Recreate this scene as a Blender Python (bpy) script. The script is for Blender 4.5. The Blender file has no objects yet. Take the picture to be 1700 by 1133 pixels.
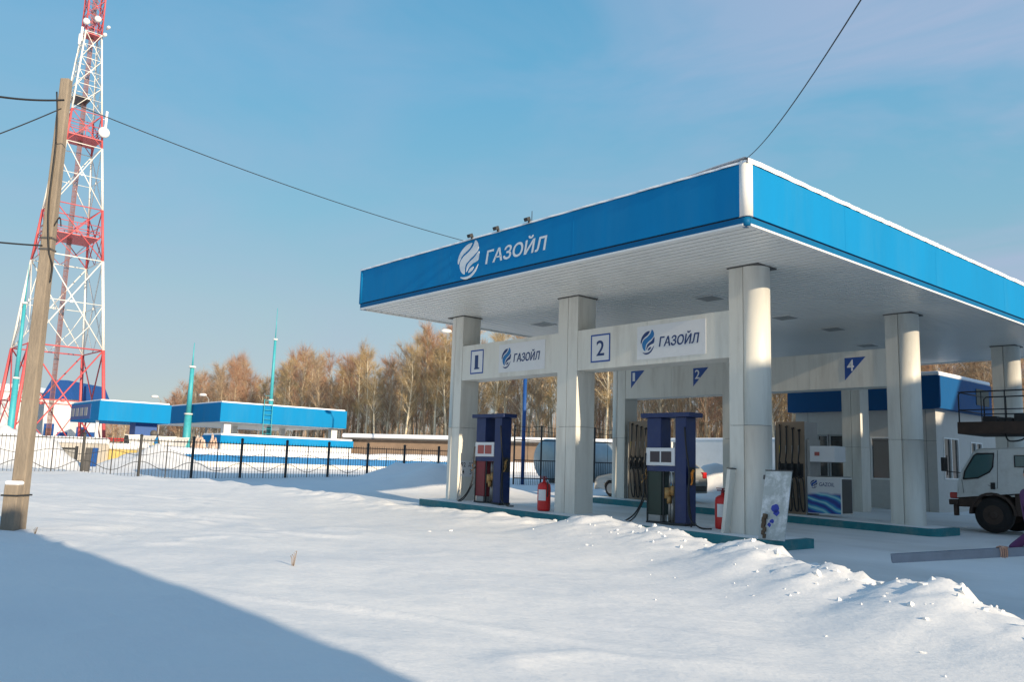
import bpy, bmesh, math, random
import numpy as np
from mathutils import Vector, Matrix, geometry
R = math.radians
rnd = random.Random(7)
SC = bpy.context.scene
COL = SC.collection

# ------------------------------------------------------------------ camera
CAM_Z = 1.4
F, PITCH, ROLL, YAW = 1414.74, 0.1455, 0.0309, 0.8517      # pixels of a 1700 wide frame, radians
fw = Vector((-math.sin(YAW), math.cos(YAW), 0)); rt0 = Vector((math.cos(YAW), math.sin(YAW), 0)); up0 = Vector((0, 0, 1))
Fv = fw*math.cos(PITCH) + up0*math.sin(PITCH); Uv = up0*math.cos(PITCH) - fw*math.sin(PITCH)
Rv = rt0*math.cos(ROLL) + Uv*math.sin(ROLL); Uv = Uv*math.cos(ROLL) - rt0*math.sin(ROLL)
cd = bpy.data.cameras.new('Camera'); cam = bpy.data.objects.new('Camera', cd); COL.objects.link(cam)
cd.sensor_width = 36; cd.lens = F/1700*36; cd.clip_start = 0.05; cd.clip_end = 6000
m = Matrix((Rv, Uv, -Fv)).transposed().to_4x4(); m.translation = (0, 0, CAM_Z); cam.matrix_world = m
SC.camera = cam

# ------------------------------------------------------------------ light
SUN_EL, SUN_A = R(17.0), R(2.0)                    # sun stands over +X, a little towards -Y
w = bpy.data.worlds.new('World'); SC.world = w; w.use_nodes = True
nt = w.node_tree; bg = nt.nodes['Background']; sky = nt.nodes.new('ShaderNodeTexSky')
sky.sky_type = 'NISHITA'; sky.sun_disc = False; sky.sun_elevation = SUN_EL; sky.sun_rotation = R(90) + SUN_A
sky.altitude = 150; sky.air_density = 1.0; sky.dust_density = 1.0; sky.ozone_density = 1.6
# winter haze: the clear sky is milky towards the horizon and veiled by thin lavender cirrus on the sunny side
def N(k): return nt.nodes.new('ShaderNode'+k)
L = nt.links.new; SKY_S = 0.14
tc = N('TexCoord'); sp = N('SeparateXYZ'); L(tc.outputs['Generated'], sp.inputs[0])
rp = N('ValToRGB'); e = rp.color_ramp.elements; e[0].position = 0.0; e[1].position = 0.62
e[0].color = (.36, .395, .40, 1); e[1].color = (.055, .26, .46, 1)
for p_, c_ in ((.08, (.315, .375, .40, 1)), (.17, (.265, .385, .43, 1)), (.28, (.165, .375, .485, 1)), (.42, (.10, .335, .51, 1))): q_ = e.new(p_); q_.color = c_
L(sp.outputs['Z'], rp.inputs[0])
sc_ = N('Vector' 'Math'); sc_.operation = 'SCALE'; sc_.inputs['Scale'].default_value = 1/SKY_S; L(rp.outputs[0], sc_.inputs[0])
m1 = N('Mix'); m1.data_type = 'RGBA'; m1.inputs[0].default_value = 0.84; L(sky.outputs[0], m1.inputs[6]); L(sc_.outputs[0], m1.inputs[7])
mp = N('Mapping'); mp.inputs['Scale'].default_value = (0.8, 1.6, 4.0); mp.inputs['Rotation'].default_value = (0.2, 0.15, 0.5)
nz = N('TexNoise'); nz.inputs['Scale'].default_value = 2.3; nz.inputs['Detail'].default_value = 5; nz.inputs['Roughness'].default_value = 0.58; nz.inputs['Distortion'].default_value = 0.6
L(tc.outputs['Generated'], mp.inputs[0]); L(mp.outputs[0], nz.inputs['Vector'])
xr_ = N('MapRange'); xr_.interpolation_type = 'SMOOTHSTEP'; xr_.inputs[1].default_value = -0.80; xr_.inputs[2].default_value = -0.15; xr_.inputs[3].default_value = 0.22; xr_.inputs[4].default_value = 0.85
L(sp.outputs['X'], xr_.inputs[0])
nr = N('MapRange'); nr.inputs[1].default_value = 0.36; nr.inputs[2].default_value = 0.66; nr.inputs[3].default_value = 0.10; nr.inputs[4].default_value = 1.1; L(nz.outputs[0], nr.inputs[0])
mm = N('Math'); mm.operation = 'MULTIPLY'; mm.use_clamp = True; L(xr_.outputs[0], mm.inputs[0]); L(nr.outputs[0], mm.inputs[1])
mx = N('Mix'); mx.data_type = 'RGBA'; mx.inputs[7].default_value = (.33/SKY_S, .385/SKY_S, .53/SKY_S, 1)
L(mm.outputs[0], mx.inputs[0]); L(m1.outputs[2], mx.inputs[6]); L(mx.outputs[2], bg.inputs[0])
bg.inputs[1].default_value = SKY_S
sd = bpy.data.lights.new('Sun', 'SUN'); sd.energy = 5.0; sd.angle = R(0.5); sd.color = (1.0, 0.82, 0.59)
sun = bpy.data.objects.new('Sun', sd); COL.objects.link(sun)
SDIR = Vector((math.cos(SUN_EL)*math.cos(SUN_A), -math.cos(SUN_EL)*math.sin(SUN_A), math.sin(SUN_EL)))
sun.rotation_euler = SDIR.to_track_quat('Z', 'Y').to_euler()
SC.view_settings.view_transform = 'Standard'; SC.view_settings.look = 'None'
SC.view_settings.exposure = 0.38; SC.view_settings.gamma = 1

# ------------------------------------------------------------------ helpers
def ray(x, y): return Fv*F + Rv*(x-850) - Uv*(y-566.5)
C0 = Vector((0, 0, CAM_Z))
def at_d(x, y, d): return C0 + ray(x, y)*(d/F)
def z_on(p, x, y): r = ray(x, y); return CAM_Z+r.z*math.hypot(p.x, p.y)/math.hypot(r.x, r.y)   # height seen at a pixel on the vertical through p
def at_u(x, y, u): r = ray(x, y); return C0 + r*(u/r.x)
def at_v(x, y, v): r = ray(x, y); return C0 + r*(v/r.y)

def lin(c): return tuple(((v/255)/12.92 if v/255 <= 0.04045 else ((v/255+0.055)/1.055)**2.4) for v in c)

def mat(name, col, rough=0.6, metal=0.0, var=0.12, scale=6.0, bump=0.0, bscale=40.0, dirt=None, dirt_amt=0.0, spec=0.5, stretch=None):
    mt = bpy.data.materials.new(name); mt.use_nodes = True
    t = mt.node_tree; b = t.nodes['Principled BSDF']
    b.inputs['Roughness'].default_value = rough; b.inputs['Metallic'].default_value = metal; b.inputs['Specular IOR Level'].default_value = spec
    tc = t.nodes.new('ShaderNodeTexCoord'); src = tc.outputs['Object']
    if stretch:
        mp = t.nodes.new('ShaderNodeMapping'); mp.inputs['Scale'].default_value = stretch; t.links.new(src, mp.inputs[0]); src = mp.outputs[0]
    n = t.nodes.new('ShaderNodeTexNoise'); n.inputs['Scale'].default_value = scale; n.inputs['Detail'].default_value = 6; n.inputs['Roughness'].default_value = 0.6
    t.links.new(src, n.inputs['Vector'])
    mr = t.nodes.new('ShaderNodeMapRange'); mr.inputs[1].default_value = 0.25; mr.inputs[2].default_value = 0.75
    mr.inputs[3].default_value = 1-var; mr.inputs[4].default_value = 1+var; t.links.new(n.outputs[0], mr.inputs[0])
    mu = t.nodes.new('ShaderNodeMix'); mu.data_type = 'RGBA'; mu.blend_type = 'MULTIPLY'; mu.inputs[0].default_value = 1
    mu.inputs[6].default_value = (*col, 1); t.links.new(mr.outputs[0], mu.inputs[7]); out = mu.outputs[2]
    if dirt:
        n2 = t.nodes.new('ShaderNodeTexNoise'); n2.inputs['Scale'].default_value = scale*0.6; n2.inputs['Detail'].default_value = 8; n2.inputs['Roughness'].default_value = 0.7
        t.links.new(src, n2.inputs['Vector'])
        r2 = t.nodes.new('ShaderNodeMapRange'); r2.inputs[1].default_value = 0.48; r2.inputs[2].default_value = 0.68; r2.inputs[4].default_value = dirt_amt
        t.links.new(n2.outputs[0], r2.inputs[0])
        m2 = t.nodes.new('ShaderNodeMix'); m2.data_type = 'RGBA'; m2.inputs[7].default_value = (*dirt, 1)
        t.links.new(r2.outputs[0], m2.inputs[0]); t.links.new(out, m2.inputs[6]); out = m2.outputs[2]
    t.links.new(out, b.inputs['Base Color'])
    rr = t.nodes.new('ShaderNodeMapRange'); rr.inputs[3].default_value = max(0.02, rough-0.1); rr.inputs[4].default_value = min(1, rough+0.12)
    t.links.new(n.outputs[0], rr.inputs[0]); t.links.new(rr.outputs[0], b.inputs['Roughness'])
    if bump:
        n3 = t.nodes.new('ShaderNodeTexNoise'); n3.inputs['Scale'].default_value = bscale; n3.inputs['Detail'].default_value = 5
        t.links.new(src, n3.inputs['Vector'])
        bp = t.nodes.new('ShaderNodeBump'); bp.inputs['Strength'].default_value = bump; bp.inputs['Distance'].default_value = 0.02
        t.links.new(n3.outputs[0], bp.inputs['Height']); t.links.new(bp.outputs[0], b.inputs['Normal'])
    return mt

M = {}
M['white_panel'] = mat('white_panel', (0.68, 0.665, 0.60), 0.42, var=0.05, scale=2.2, dirt=(0.40, 0.36, 0.30), dirt_amt=0.40, stretch=(2.2, 2.2, 0.3), bump=0.12, bscale=1.5)
M['soffit'] = mat('soffit', (0.80, 0.80, 0.76), 0.35, var=0.04, scale=1.0)
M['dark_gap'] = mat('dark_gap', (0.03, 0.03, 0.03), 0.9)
M['blue'] = mat('blue_fascia', (0.0, 0.20, 0.45), 0.75, spec=0.2, var=0.07, scale=0.7, dirt=(0.03, 0.22, 0.42), dirt_amt=0.35, stretch=(2.0, 2.0, 0.35), bump=0.25, bscale=0.9)
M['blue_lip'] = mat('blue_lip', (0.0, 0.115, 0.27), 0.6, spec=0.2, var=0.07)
M['white_trim'] = mat('white_trim', (0.78, 0.77, 0.74), 0.5, var=0.04)
M['snow_cap'] = mat('snow_cap', (0.86, 0.87, 0.89), 0.75, var=0.02, bump=0.5, bscale=9)
M['letter_white'] = mat('letter_white', (0.75, 0.76, 0.76), 0.5, var=0.05)
M['letter_blue'] = mat('letter_blue', (0.008, 0.035, 0.14), 0.5, var=0.05)
M['mid_blue'] = mat('mid_blue', (0.008, 0.15, 0.38), 0.5, var=0.05)
M['sign_blue'] = mat('sign_blue', (0.012, 0.07, 0.30), 0.5, var=0.05)
M['sign_white'] = mat('sign_white', (0.68, 0.69, 0.70), 0.5, var=0.03)
M['teal'] = mat('teal_kerb', (0.012, 0.17, 0.20), 0.65, var=0.18, scale=3, bump=0.3, bscale=20, dirt=(0.28, 0.30, 0.26), dirt_amt=0.35)
M['pump_blue'] = mat('pump_blue', (0.002, 0.018, 0.10), 0.42, var=0.12, scale=4, dirt=(0.05, 0.06, 0.12), dirt_amt=0.3)
M['black'] = mat('black_rubber', (0.012, 0.012, 0.013), 0.55, var=0.2)
M['dark'] = mat('dark_metal', (0.022, 0.024, 0.026), 0.6, var=0.25)
M['red'] = mat('red_paint', (0.55, 0.015, 0.015), 0.38, var=0.08)
M['dark_red'] = mat('dark_red', (0.18, 0.012, 0.02), 0.5, var=0.15)
M['dark_green'] = mat('dark_green', (0.012, 0.03, 0.022), 0.5, var=0.2)
M['screen'] = mat('screen', (0.035, 0.025, 0.035), 0.2, var=0.1)
M['red_screen'] = mat('red_screen', (0.34, 0.07, 0.06), 0.35, var=0.15)
M['steel'] = mat('steel', (0.45, 0.45, 0.43), 0.4, metal=0.6, var=0.1)
M['brass'] = mat('brass', (0.38, 0.22, 0.08), 0.45, metal=0.4, var=0.2, scale=20)
M['orange'] = mat('orange', (0.75, 0.24, 0.02), 0.5)
M['yellow'] = mat('yellow', (0.70, 0.52, 0.04), 0.5)
M['beige'] = mat('beige_panel', (0.26, 0.19, 0.13), 0.5, var=0.1, scale=3)
M['grey'] = mat('grey_panel', (0.30, 0.30, 0.29), 0.5, var=0.1)
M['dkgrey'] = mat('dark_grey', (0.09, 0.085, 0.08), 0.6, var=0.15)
M['concrete'] = mat('concrete', (0.26, 0.215, 0.165), 0.9, var=0.22, scale=5, bump=0.6, bscale=30, dirt=(0.14, 0.12, 0.10), dirt_amt=0.5, stretch=(1, 1, 0.25))
M['tred'] = mat('tower_red', (0.55, 0.095, 0.10), 0.5, var=0.12)
M['twhite'] = mat('tower_white', (0.78, 0.77, 0.71), 0.5, var=0.08)
M['cable'] = mat('cable_tray', (0.24, 0.11, 0.10), 0.7, var=0.2)
M['cyan'] = mat('cyan_mast', (0.05, 0.36, 0.42), 0.5, var=0.12)
M['white_wall'] = mat('white_wall', (0.74, 0.73, 0.70), 0.7, var=0.06, scale=2, dirt=(0.5, 0.47, 0.42), dirt_amt=0.2)
M['brick'] = mat('brown_wall', (0.24, 0.17, 0.12), 0.85, var=0.25, scale=1.2)
M['tank'] = mat('tank', (0.30, 0.36, 0.38), 0.35, metal=0.5, var=0.15, scale=2, dirt=(0.5, 0.5, 0.5), dirt_amt=0.3)
M['wood_yellow'] = mat('yellow_boards', (0.55, 0.42, 0.14), 0.8, var=0.2)
M['birch'] = mat('birch_bark', (0.68, 0.60, 0.44), 0.85, var=0.25, scale=3, dirt=(0.12, 0.09, 0.06), dirt_amt=0.4, stretch=(1, 1, 1.2))
M['aspen'] = mat('aspen_bark', (0.46, 0.36, 0.24), 0.9, var=0.3, scale=2)
M['twig'] = mat('birch_twigs', (0.34, 0.245, 0.165), 0.9, var=0.25, scale=0.35)
M['twig_red'] = mat('red_twigs', (0.34, 0.195, 0.125), 0.9, var=0.25, scale=0.35)
M['twig_gold'] = mat('gold_twigs', (0.39, 0.285, 0.145), 0.9, var=0.25, scale=0.35)
M['wood_mass'] = mat('wood_mass', (0.24, 0.155, 0.095), 0.95, var=0.4, scale=0.3, bump=1.0, bscale=1.5, stretch=(1, 1, 0.2))
M['cab_white'] = mat('cab_white', (0.60, 0.60, 0.56), 0.4, var=0.06, dirt=(0.35, 0.32, 0.27), dirt_amt=0.35)
M['rust'] = mat('mud_brown', (0.055, 0.034, 0.024), 0.8, var=0.3)
M['tyre'] = mat('tyre', (0.016, 0.014, 0.013), 0.85, var=0.3, bump=0.4)
M['car_paint'] = mat('car_paint', (0.42, 0.43, 0.42), 0.3, metal=0.3, var=0.04)
M['car_dark'] = mat('car_dark', (0.03, 0.033, 0.036), 0.3)
M['galv'] = mat('galvanised', (0.19, 0.235, 0.30), 0.5, metal=0.3, var=0.15, scale=8)
M['purple'] = mat('purple_cloth', (0.075, 0.02, 0.085), 0.85, var=0.2, bump=0.5, bscale=30)
M['trousers'] = mat('dark_trousers', (0.03, 0.03, 0.04), 0.9, var=0.2)
M['skin'] = mat('skin', (0.48, 0.27, 0.19), 0.55, var=0.08, scale=20)
M['hair'] = mat('hair', (0.04, 0.025, 0.018), 0.7)
M['tail_red'] = mat('tail_lamp', (0.5, 0.02, 0.02), 0.2)
M['kiosk_blue'] = mat('kiosk_blue', (0.0, 0.075, 0.22), 0.6, spec=0.25, var=0.06)
M['kiosk_wall'] = mat('kiosk_wall', (0.50, 0.49, 0.46), 0.55, var=0.05, dirt=(0.36, 0.34, 0.3), dirt_amt=0.2)
M['annex_blue'] = mat('dark_blue_wall', (0.01, 0.07, 0.26), 0.5, var=0.1)
M['plaster'] = mat('plaster', (0.5, 0.46, 0.40), 0.8, var=0.1)

def glass(name, col, rough=0.05):
    mt = bpy.data.materials.new(name); mt.use_nodes = True; b = mt.node_tree.nodes['Principled BSDF']
    n = mt.node_tree.nodes.new('ShaderNodeTexNoise'); n.inputs['Scale'].default_value = 3
    mr = mt.node_tree.nodes.new('ShaderNodeMapRange'); mr.inputs[3].default_value = rough; mr.inputs[4].default_value = rough+0.1
    mt.node_tree.links.new(n.outputs[0], mr.inputs[0]); mt.node_tree.links.new(mr.outputs[0], b.inputs['Roughness'])
    b.inputs['Base Color'].default_value = (*col, 1); b.inputs['Specular IOR Level'].default_value = 0.8
    return mt
M['glass'] = glass('window_glass', (0.02, 0.022, 0.022))
M['cab_glass'] = glass('cab_glass', (0.05, 0.12, 0.12))

class MB:
    def __init__(s): s.v = []; s.f = []; s.mi = []; s.sm = []
    def add(s, vs, fs, mi=0, sm=False):
        o = len(s.v); s.v += [tuple(p) for p in vs]
        for f in fs: s.f.append(tuple(i+o for i in f)); s.mi.append(mi); s.sm.append(sm)
        return s
    def box(s, a, b, mi=0, mtx=None):
        x0, y0, z0 = a; x1, y1, z1 = b
        vs = [(x0,y0,z0),(x1,y0,z0),(x1,y1,z0),(x0,y1,z0),(x0,y0,z1),(x1,y0,z1),(x1,y1,z1),(x0,y1,z1)]
        if mtx: vs = [mtx @ Vector(p) for p in vs]
        return s.add(vs, [(0,3,2,1),(4,5,6,7),(0,1,5,4),(1,2,6,5),(2,3,7,6),(3,0,4,7)], mi)
    def prism(s, poly, axis, a, b, mi=0, sm=False):
        """poly: 2-D outline (counter-clockwise) extruded along axis ('x','y','z') from a to b"""
        n = len(poly)
        def P(p, t): return (t, p[0], p[1]) if axis == 'x' else ((p[0], t, p[1]) if axis == 'y' else (p[0], p[1], t))
        vs = [P(p, a) for p in poly] + [P(p, b) for p in poly]
        fs = [(i, (i+1) % n, (i+1) % n+n, i+n) for i in range(n)]
        s.add(vs, fs, mi, sm); o = len(s.v)-2*n
        for t in geometry.tessellate_polygon([[Vector((p[0], p[1], 0)) for p in poly]]):
            s.f.append(tuple(o+i for i in t)); s.mi.append(mi); s.sm.append(False)
            s.f.append(tuple(o+n+i for i in reversed(t))); s.mi.append(mi); s.sm.append(False)
        return s
    def tube(s, pts, r, n=8, mi=0, cap=True, sm=True):
        pts = [Vector(p) for p in pts]; k = len(pts)
        rs = r if isinstance(r, (list, tuple)) else [r]*k
        o = len(s.v); ref = None
        for i, p in enumerate(pts):
            t = (pts[min(i+1, k-1)] - pts[max(i-1, 0)])
            t = t.normalized() if t.length > 1e-9 else Vector((0, 0, 1))
            if ref is None: ref = t.orthogonal().normalized()
            a = (ref - t*ref.dot(t)); a = a.normalized() if a.length > 1e-6 else t.orthogonal().normalized()
            ref = a; b = t.cross(a)
            for j in range(n):
                q = 2*math.pi*j/n; s.v.append(tuple(p + (a*math.cos(q)+b*math.sin(q))*rs[i]))
        for i in range(k-1):
            for j in range(n):
                s.f.append((o+i*n+j, o+i*n+(j+1) % n, o+(i+1)*n+(j+1) % n, o+(i+1)*n+j)); s.mi.append(mi); s.sm.append(sm)
        if cap and n > 2:
            s.f.append(tuple(o+j for j in reversed(range(n)))); s.mi.append(mi); s.sm.append(False)
            s.f.append(tuple(o+(k-1)*n+j for j in range(n))); s.mi.append(mi); s.sm.append(False)
        return s
    def lathe(s, prof, n=20, mi=0, mtx=None):
        o = len(s.v); k = len(prof)
        for r, z in prof:
            for j in range(n):
                q = 2*math.pi*j/n; p = Vector((r*math.cos(q), r*math.sin(q), z)); s.v.append(tuple(mtx @ p if mtx else p))
        for i in range(k-1):
            for j in range(n):
                s.f.append((o+i*n+j, o+i*n+(j+1) % n, o+(i+1)*n+(j+1) % n, o+(i+1)*n+j)); s.mi.append(mi); s.sm.append(True)
        s.f.append(tuple(o+j for j in reversed(range(n)))); s.mi.append(mi); s.sm.append(False)
        s.f.append(tuple(o+(k-1)*n+j for j in range(n))); s.mi.append(mi); s.sm.append(False)
        return s
    def build(s, name, mats, parent=None, bevel=0.0, seg=2):
        me = bpy.data.meshes.new(name); me.from_pydata(s.v, [], s.f)
        for mm in (mats if isinstance(mats, (list, tuple)) else [mats]): me.materials.append(mm)
        me.polygons.foreach_set('material_index', s.mi); me.polygons.foreach_set('use_smooth', s.sm)
        me.update()
        ob = bpy.data.objects.new(name, me); COL.objects.link(ob)
        if parent: ob.parent = parent
        if bevel:
            bv = ob.modifiers.new('Bevel', 'BEVEL'); bv.width = bevel; bv.segments = seg; bv.limit_method = 'ANGLE'; bv.angle_limit = R(40)
        return ob

def tag(o, label, cat, group=None):
    o['label'] = label; o['category'] = cat
    if group: o['group'] = group
    return o
def kind(o, k): o['kind'] = k; return o
def thing(name, label, cat, loc=(0, 0, 0), rz=0, group=None):
    o = bpy.data.objects.new(name, None); COL.objects.link(o); o.location = loc; o.rotation_euler = (0, 0, rz); o.empty_display_size = 0.3
    return tag(o, label, cat, group)
def kids(o): return [c for c in bpy.data.objects if c.parent == o]
def copy_tree(o, parent=None):
    c = o.copy(); COL.objects.link(c); c.parent = parent
    for ch in kids(o): copy_tree(ch, c)
    return c

def smooth_poly(pts, closed=True, k=6):
    out = []; n = len(pts)
    for i in range(n if closed else n-1):
        p0, p1, p2, p3 = [Vector(pts[j % n] if closed else pts[max(0, min(n-1, j))]) for j in (i-1, i, i+1, i+2)]
        for q in range(k):
            t = q/k
            out.append(0.5*((2*p1)+(p2-p0)*t+(2*p0-5*p1+4*p2-p3)*t*t+(3*p1-p0-3*p2+p3)*t**3))
    if not closed: out.append(Vector(pts[-1]))
    return out

# flat drawing on a vertical plane facing -Y: local x -> world x, local y -> world z
def text_verts(txt, shear=0.0, bold=0.0):
    cu = bpy.data.curves.new('t', 'FONT'); cu.body = txt; cu.shear = shear; cu.offset = bold; cu.resolution_u = 4
    ob = bpy.data.objects.new('t', cu); COL.objects.link(ob)
    dg = bpy.context.evaluated_depsgraph_get(); dg.update()
    me = bpy.data.meshes.new_from_object(ob.evaluated_get(dg))
    vs = [(v.co.x, v.co.y) for v in me.vertices]; fs = [tuple(p.vertices) for p in me.polygons]
    bpy.data.objects.remove(ob); bpy.data.curves.remove(cu); bpy.data.meshes.remove(me)
    return vs, fs
def lettering(name, txt, material, parent, x0, x1, z0, z1, y, shear=0.0, bold=0.0, ref=None, org=Vector((0, 0, 0)), t=0.004, slope=0.0):
    vs, fs = text_verts(txt, shear, bold)
    rv = text_verts(ref, shear, bold)[0] if ref else vs
    ax = min(v[0] for v in vs); bx = max(v[0] for v in vs); ay = min(v[1] for v in rv); by = max(v[1] for v in rv)
    mb = MB(); n = len(vs)
    pts = [(x0+(v[0]-ax)/(bx-ax)*(x1-x0), z0+(v[1]-ay)/(by-ay)*(z1-z0)) for v in vs]
    pts = [(p[0], p[1]+slope*(p[0]-x0)) for p in pts]
    mb.add([(p[0], y-t, p[1]) for p in pts], fs)
    mb.add([(p[0], y-t*0.2, p[1]) for p in pts], [tuple(reversed(f)) for f in fs])
    from collections import Counter
    ec = Counter(); dirs = {}
    for f in fs:
        for i in range(len(f)):
            a, b = f[i], f[(i+1) % len(f)]; ec[frozenset((a, b))] += 1; dirs[frozenset((a, b))] = (a, b)
    for e, c in ec.items():
        if c == 1: a, b = dirs[e]; mb.f.append((b, a, a+n, b+n)); mb.mi.append(0); mb.sm.append(False)
    if ref:
        for k_ in (1, 2): mb.add([(p[0]+.02*k_*(z1-z0), y-t-.0007*k_, p[1]+.008*k_*(z1-z0)) for p in pts], fs)
    return mb.build(name, material, parent)

LOGO = [  # (material index, outline in a 1 x 1.38 box)
 (0, [(.03,.63),(.0,.78),(.08,1.0),(.24,1.18),(.46,1.30),(.66,1.30),(.50,1.10),(.28,.97),(.13,.83)]),
 (1, [(.81,1.38),(.94,1.22),(.95,1.03),(.80,.86),(.56,.71),(.40,.56),(.35,.37),(.33,.20),(.17,.33),(.10,.55),(.13,.72),(.28,.88),(.50,1.0),(.70,1.17)]),
 (0, [(.98,.94),(.80,.76),(.54,.60),(.44,.46),(.42,.26),(.53,.41),(.72,.53),(.93,.60),(1.0,.76)]),
 (0, [(.14,.12),(.36,.0),(.62,.03),(.84,.20),(.97,.46),(.80,.27),(.60,.12),(.36,.09)]),
 (0, [(.52,.24),(.60,.36),(.75,.41),(.70,.28),(.56,.22)])]
def emblem(name, mats, parent, x0, z0, wd, ht, y, t=0.004):
    mb = MB()
    for mi, o in LOGO:
        pts = smooth_poly([(p[0]*wd+x0, p[1]/1.38*ht+z0) for p in o], True, 5)
        area = sum(pts[i][0]*pts[(i+1) % len(pts)][1]-pts[(i+1) % len(pts)][0]*pts[i][1] for i in range(len(pts)))
        if area < 0: pts.reverse()
        mb.prism([(p[0], p[1]) for p in pts], 'y', y-t, y-t*0.2, mi)
    return mb.build(name, mats, parent)

# ------------------------------------------------------------------ layout numbers (metres)
UB, VB, ZB, HF = -7.767, 11.92, 5.49, 1.105       # near canopy corner, underside height, fascia height
UA = -20.04; VEND = 31.6
UC = (-18.9, -14.45, -9.54); VR = (14.44, 21.27, 28.37)
def gz(u, v):                                     # the plain of the plot: it falls towards the right
    uu = max(u, -34.0) if not isinstance(u, np.ndarray) else np.maximum(u, -34.0)
    uu = min(uu, 6.0) if not isinstance(u, np.ndarray) else np.minimum(uu, 6.0)
    vv = min(max(v, -5.0), 40.0) if not isinstance(v, np.ndarray) else np.clip(v, -5, 40)
    return 0.03 - 0.0203*(uu+9.54) + 0.006*(vv-14.4)

# ------------------------------------------------------------------ ground: one snow sheet
def vnoise(x, y, seed):
    r = np.random.RandomState(seed); T = r.rand(256, 256)
    xi = np.floor(x).astype(int); yi = np.floor(y).astype(int); fx = x-xi; fy = y-yi
    fx = fx*fx*(3-2*fx); fy = fy*fy*(3-2*fy); g = lambda a, b: T[a % 256, b % 256]
    return (g(xi, yi)*(1-fx)+g(xi+1, yi)*fx)*(1-fy)+(g(xi, yi+1)*(1-fx)+g(xi+1, yi+1)*fx)*fy - 0.5
def fbm(x, y, seed, o=4):
    s = 0; a = 1
    for i in range(o): s = s+a*vnoise(x*2**i, y*2**i, seed+i); a *= 0.5
    return s
CREST = [(14, 2.5, .28), (1.0, 6.6, .28), (-1.8, 8.2, .30), (-2.99, 8.8, .379), (-3.24, 8.92, .42), (-3.43, 9.02, .50), (-3.79, 9.19, .52), (-4.18, 9.39, .445), (-4.44, 9.52, .363), (-4.79, 9.69, .367), (-5.18, 9.88, .422), (-5.49, 10.03, .381), (-5.99, 10.27, .38), (-6.42, 10.47, .49), (-6.96, 10.73, .487), (-7.65, 11.0, .377), (-8.25, 11.22, .396), (-8.91, 11.47, .446), (-9.76, 11.73, .408), (-10.32, 11.9, .426), (-10.92, 12.07, .489), (-11.54, 12.17, .412), (-12.1, 12.24, .26), (-12.99, 12.35, .25), (-13.76, 12.37, .296), (-15.0, 12.4, .234), (-16.35, 12.4, .239), (-17.82, 12.38, .187), (-19.89, 12.27, .193), (-22.19, 12.08, .257), (-24.4, 11.86, .282), (-28, 11.0, .28), (-31, 9.5, .24), (-60, 4, .2)]
cu_ = np.array([c[0] for c in CREST][::-1]); cv_ = np.array([c[1] for c in CREST][::-1]); ch_ = np.array([c[2] for c in CREST][::-1])
def height(u, v):
    z = gz(u, v)
    cv = np.interp(u, cu_, cv_); h = np.interp(u, cu_, ch_)
    near = (u > -45) & (u < 12)
    wob = 0.12*fbm(u*0.6, v*0.6, 11, 3)
    d = v-cv+wob
    h = h-0.02
    field = 0.15+0.07*fbm(u*0.16, v*0.16, 3, 3)+0.04*fbm(u*0.5+v*.3, v*0.5-u*.3, 4, 2)-0.09*np.clip((-10-u)/5, 0, 1)*np.clip((u+30)/6, 0, 1)                           # unploughed snow on the camera side
    front = field+(h-field)*np.exp(-(d/1.5)**2)
    back = h*np.clip(1-d/1.05, 0, 1)**1.25
    s = np.where(d < 0, front, back)
    lump = np.exp(-(d/0.9)**2)
    s = s+lump*(0.12*fbm(u*1.9, v*1.9, 31, 4)+(0.06+0.08*np.clip((u+8)/2, 0, 1))*np.maximum(0, fbm(u*6, v*6, 41, 3)))
    road = np.clip(d/2, 0, 1)
    rut = sum(np.exp(-((v-c_-0.15*np.sin(u*.35+c_))/.16)**2) for c_ in (16.6, 18.2, 19.1, 23.4, 25.0, 10.2+2.5, 29.9))
    s = s+road*(0.02*fbm(u*0.8, v*0.8, 51, 3)-0.022*rut*(1+fbm(u*.6, v*.6, 53, 2)))
    s = s+(1-road)*(0.035*fbm(u*0.5+v*0.2, v*1.1, 61, 3)+0.010*fbm(u*2.2+v, v*3, 71, 2))
    q = 0.45*fbm(u*0.5, v*0.5, 14, 2); rid = (1-np.minimum(1, np.abs(fbm(u*0.35+q, v*1.1+q*2-u*.35, 15, 2))*3.2))**3
    s = s+(d < -2.0)*0.05*rid*np.clip((-2-d)/2, 0, 1)*np.clip(0.4+1.6*fbm(u*.3, v*.3, 19, 2), 0, 1)
    s = np.where(near, s, field)
    # left yard: undisturbed snow before and behind the iron fence
    yard = np.clip((-23.0-u)/4, 0, 1)
    s = s+yard*np.clip((d-5)/4, 0, 1)*(0.10+0.06*fbm(u*0.3, v*0.3, 81, 3))
    def mound(mu, mv, ru, rv, mh): return mh*np.exp(-((u-mu)/ru)**2-((v-mv)/rv)**2)*(1+0.5*fbm(u*0.9, v*0.9, int(abs(mu*7)), 3))
    for a in MOUNDS: s = s+mound(*a)
    # keep the ploughed forecourt clear round the islands
    clear = np.clip((u+23.5)/2, 0, 1)*np.clip((v-12.8)/1.0, 0, 1)*np.clip((-2-u)/2, 0, 1)
    s = s*(1-0.75*clear*(v < 30))
    return z+s
def PD(x, y, d): p = at_d(x, y, d); return p.x, p.y
MOUNDS = [(*PD(725, 800, 31), 2.6, 2.2, 0.9), (*PD(660, 800, 33), 2.2, 2.2, 0.35), (*PD(1188, 800, 36), 1.1, 1.5, 1.3), (*PD(230, 780, 40), 2.5, 1.6, 0.9), (*PD(290, 780, 41), 1.6, 1.5, 0.7),
          (*PD(10, 760, 37), 2.0, 1.5, 1.5), (*PD(70, 770, 37), 1.5, 1.5, .9), (*PD(990, 800, 37), 1.5, 1.2, 0.3)]
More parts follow.
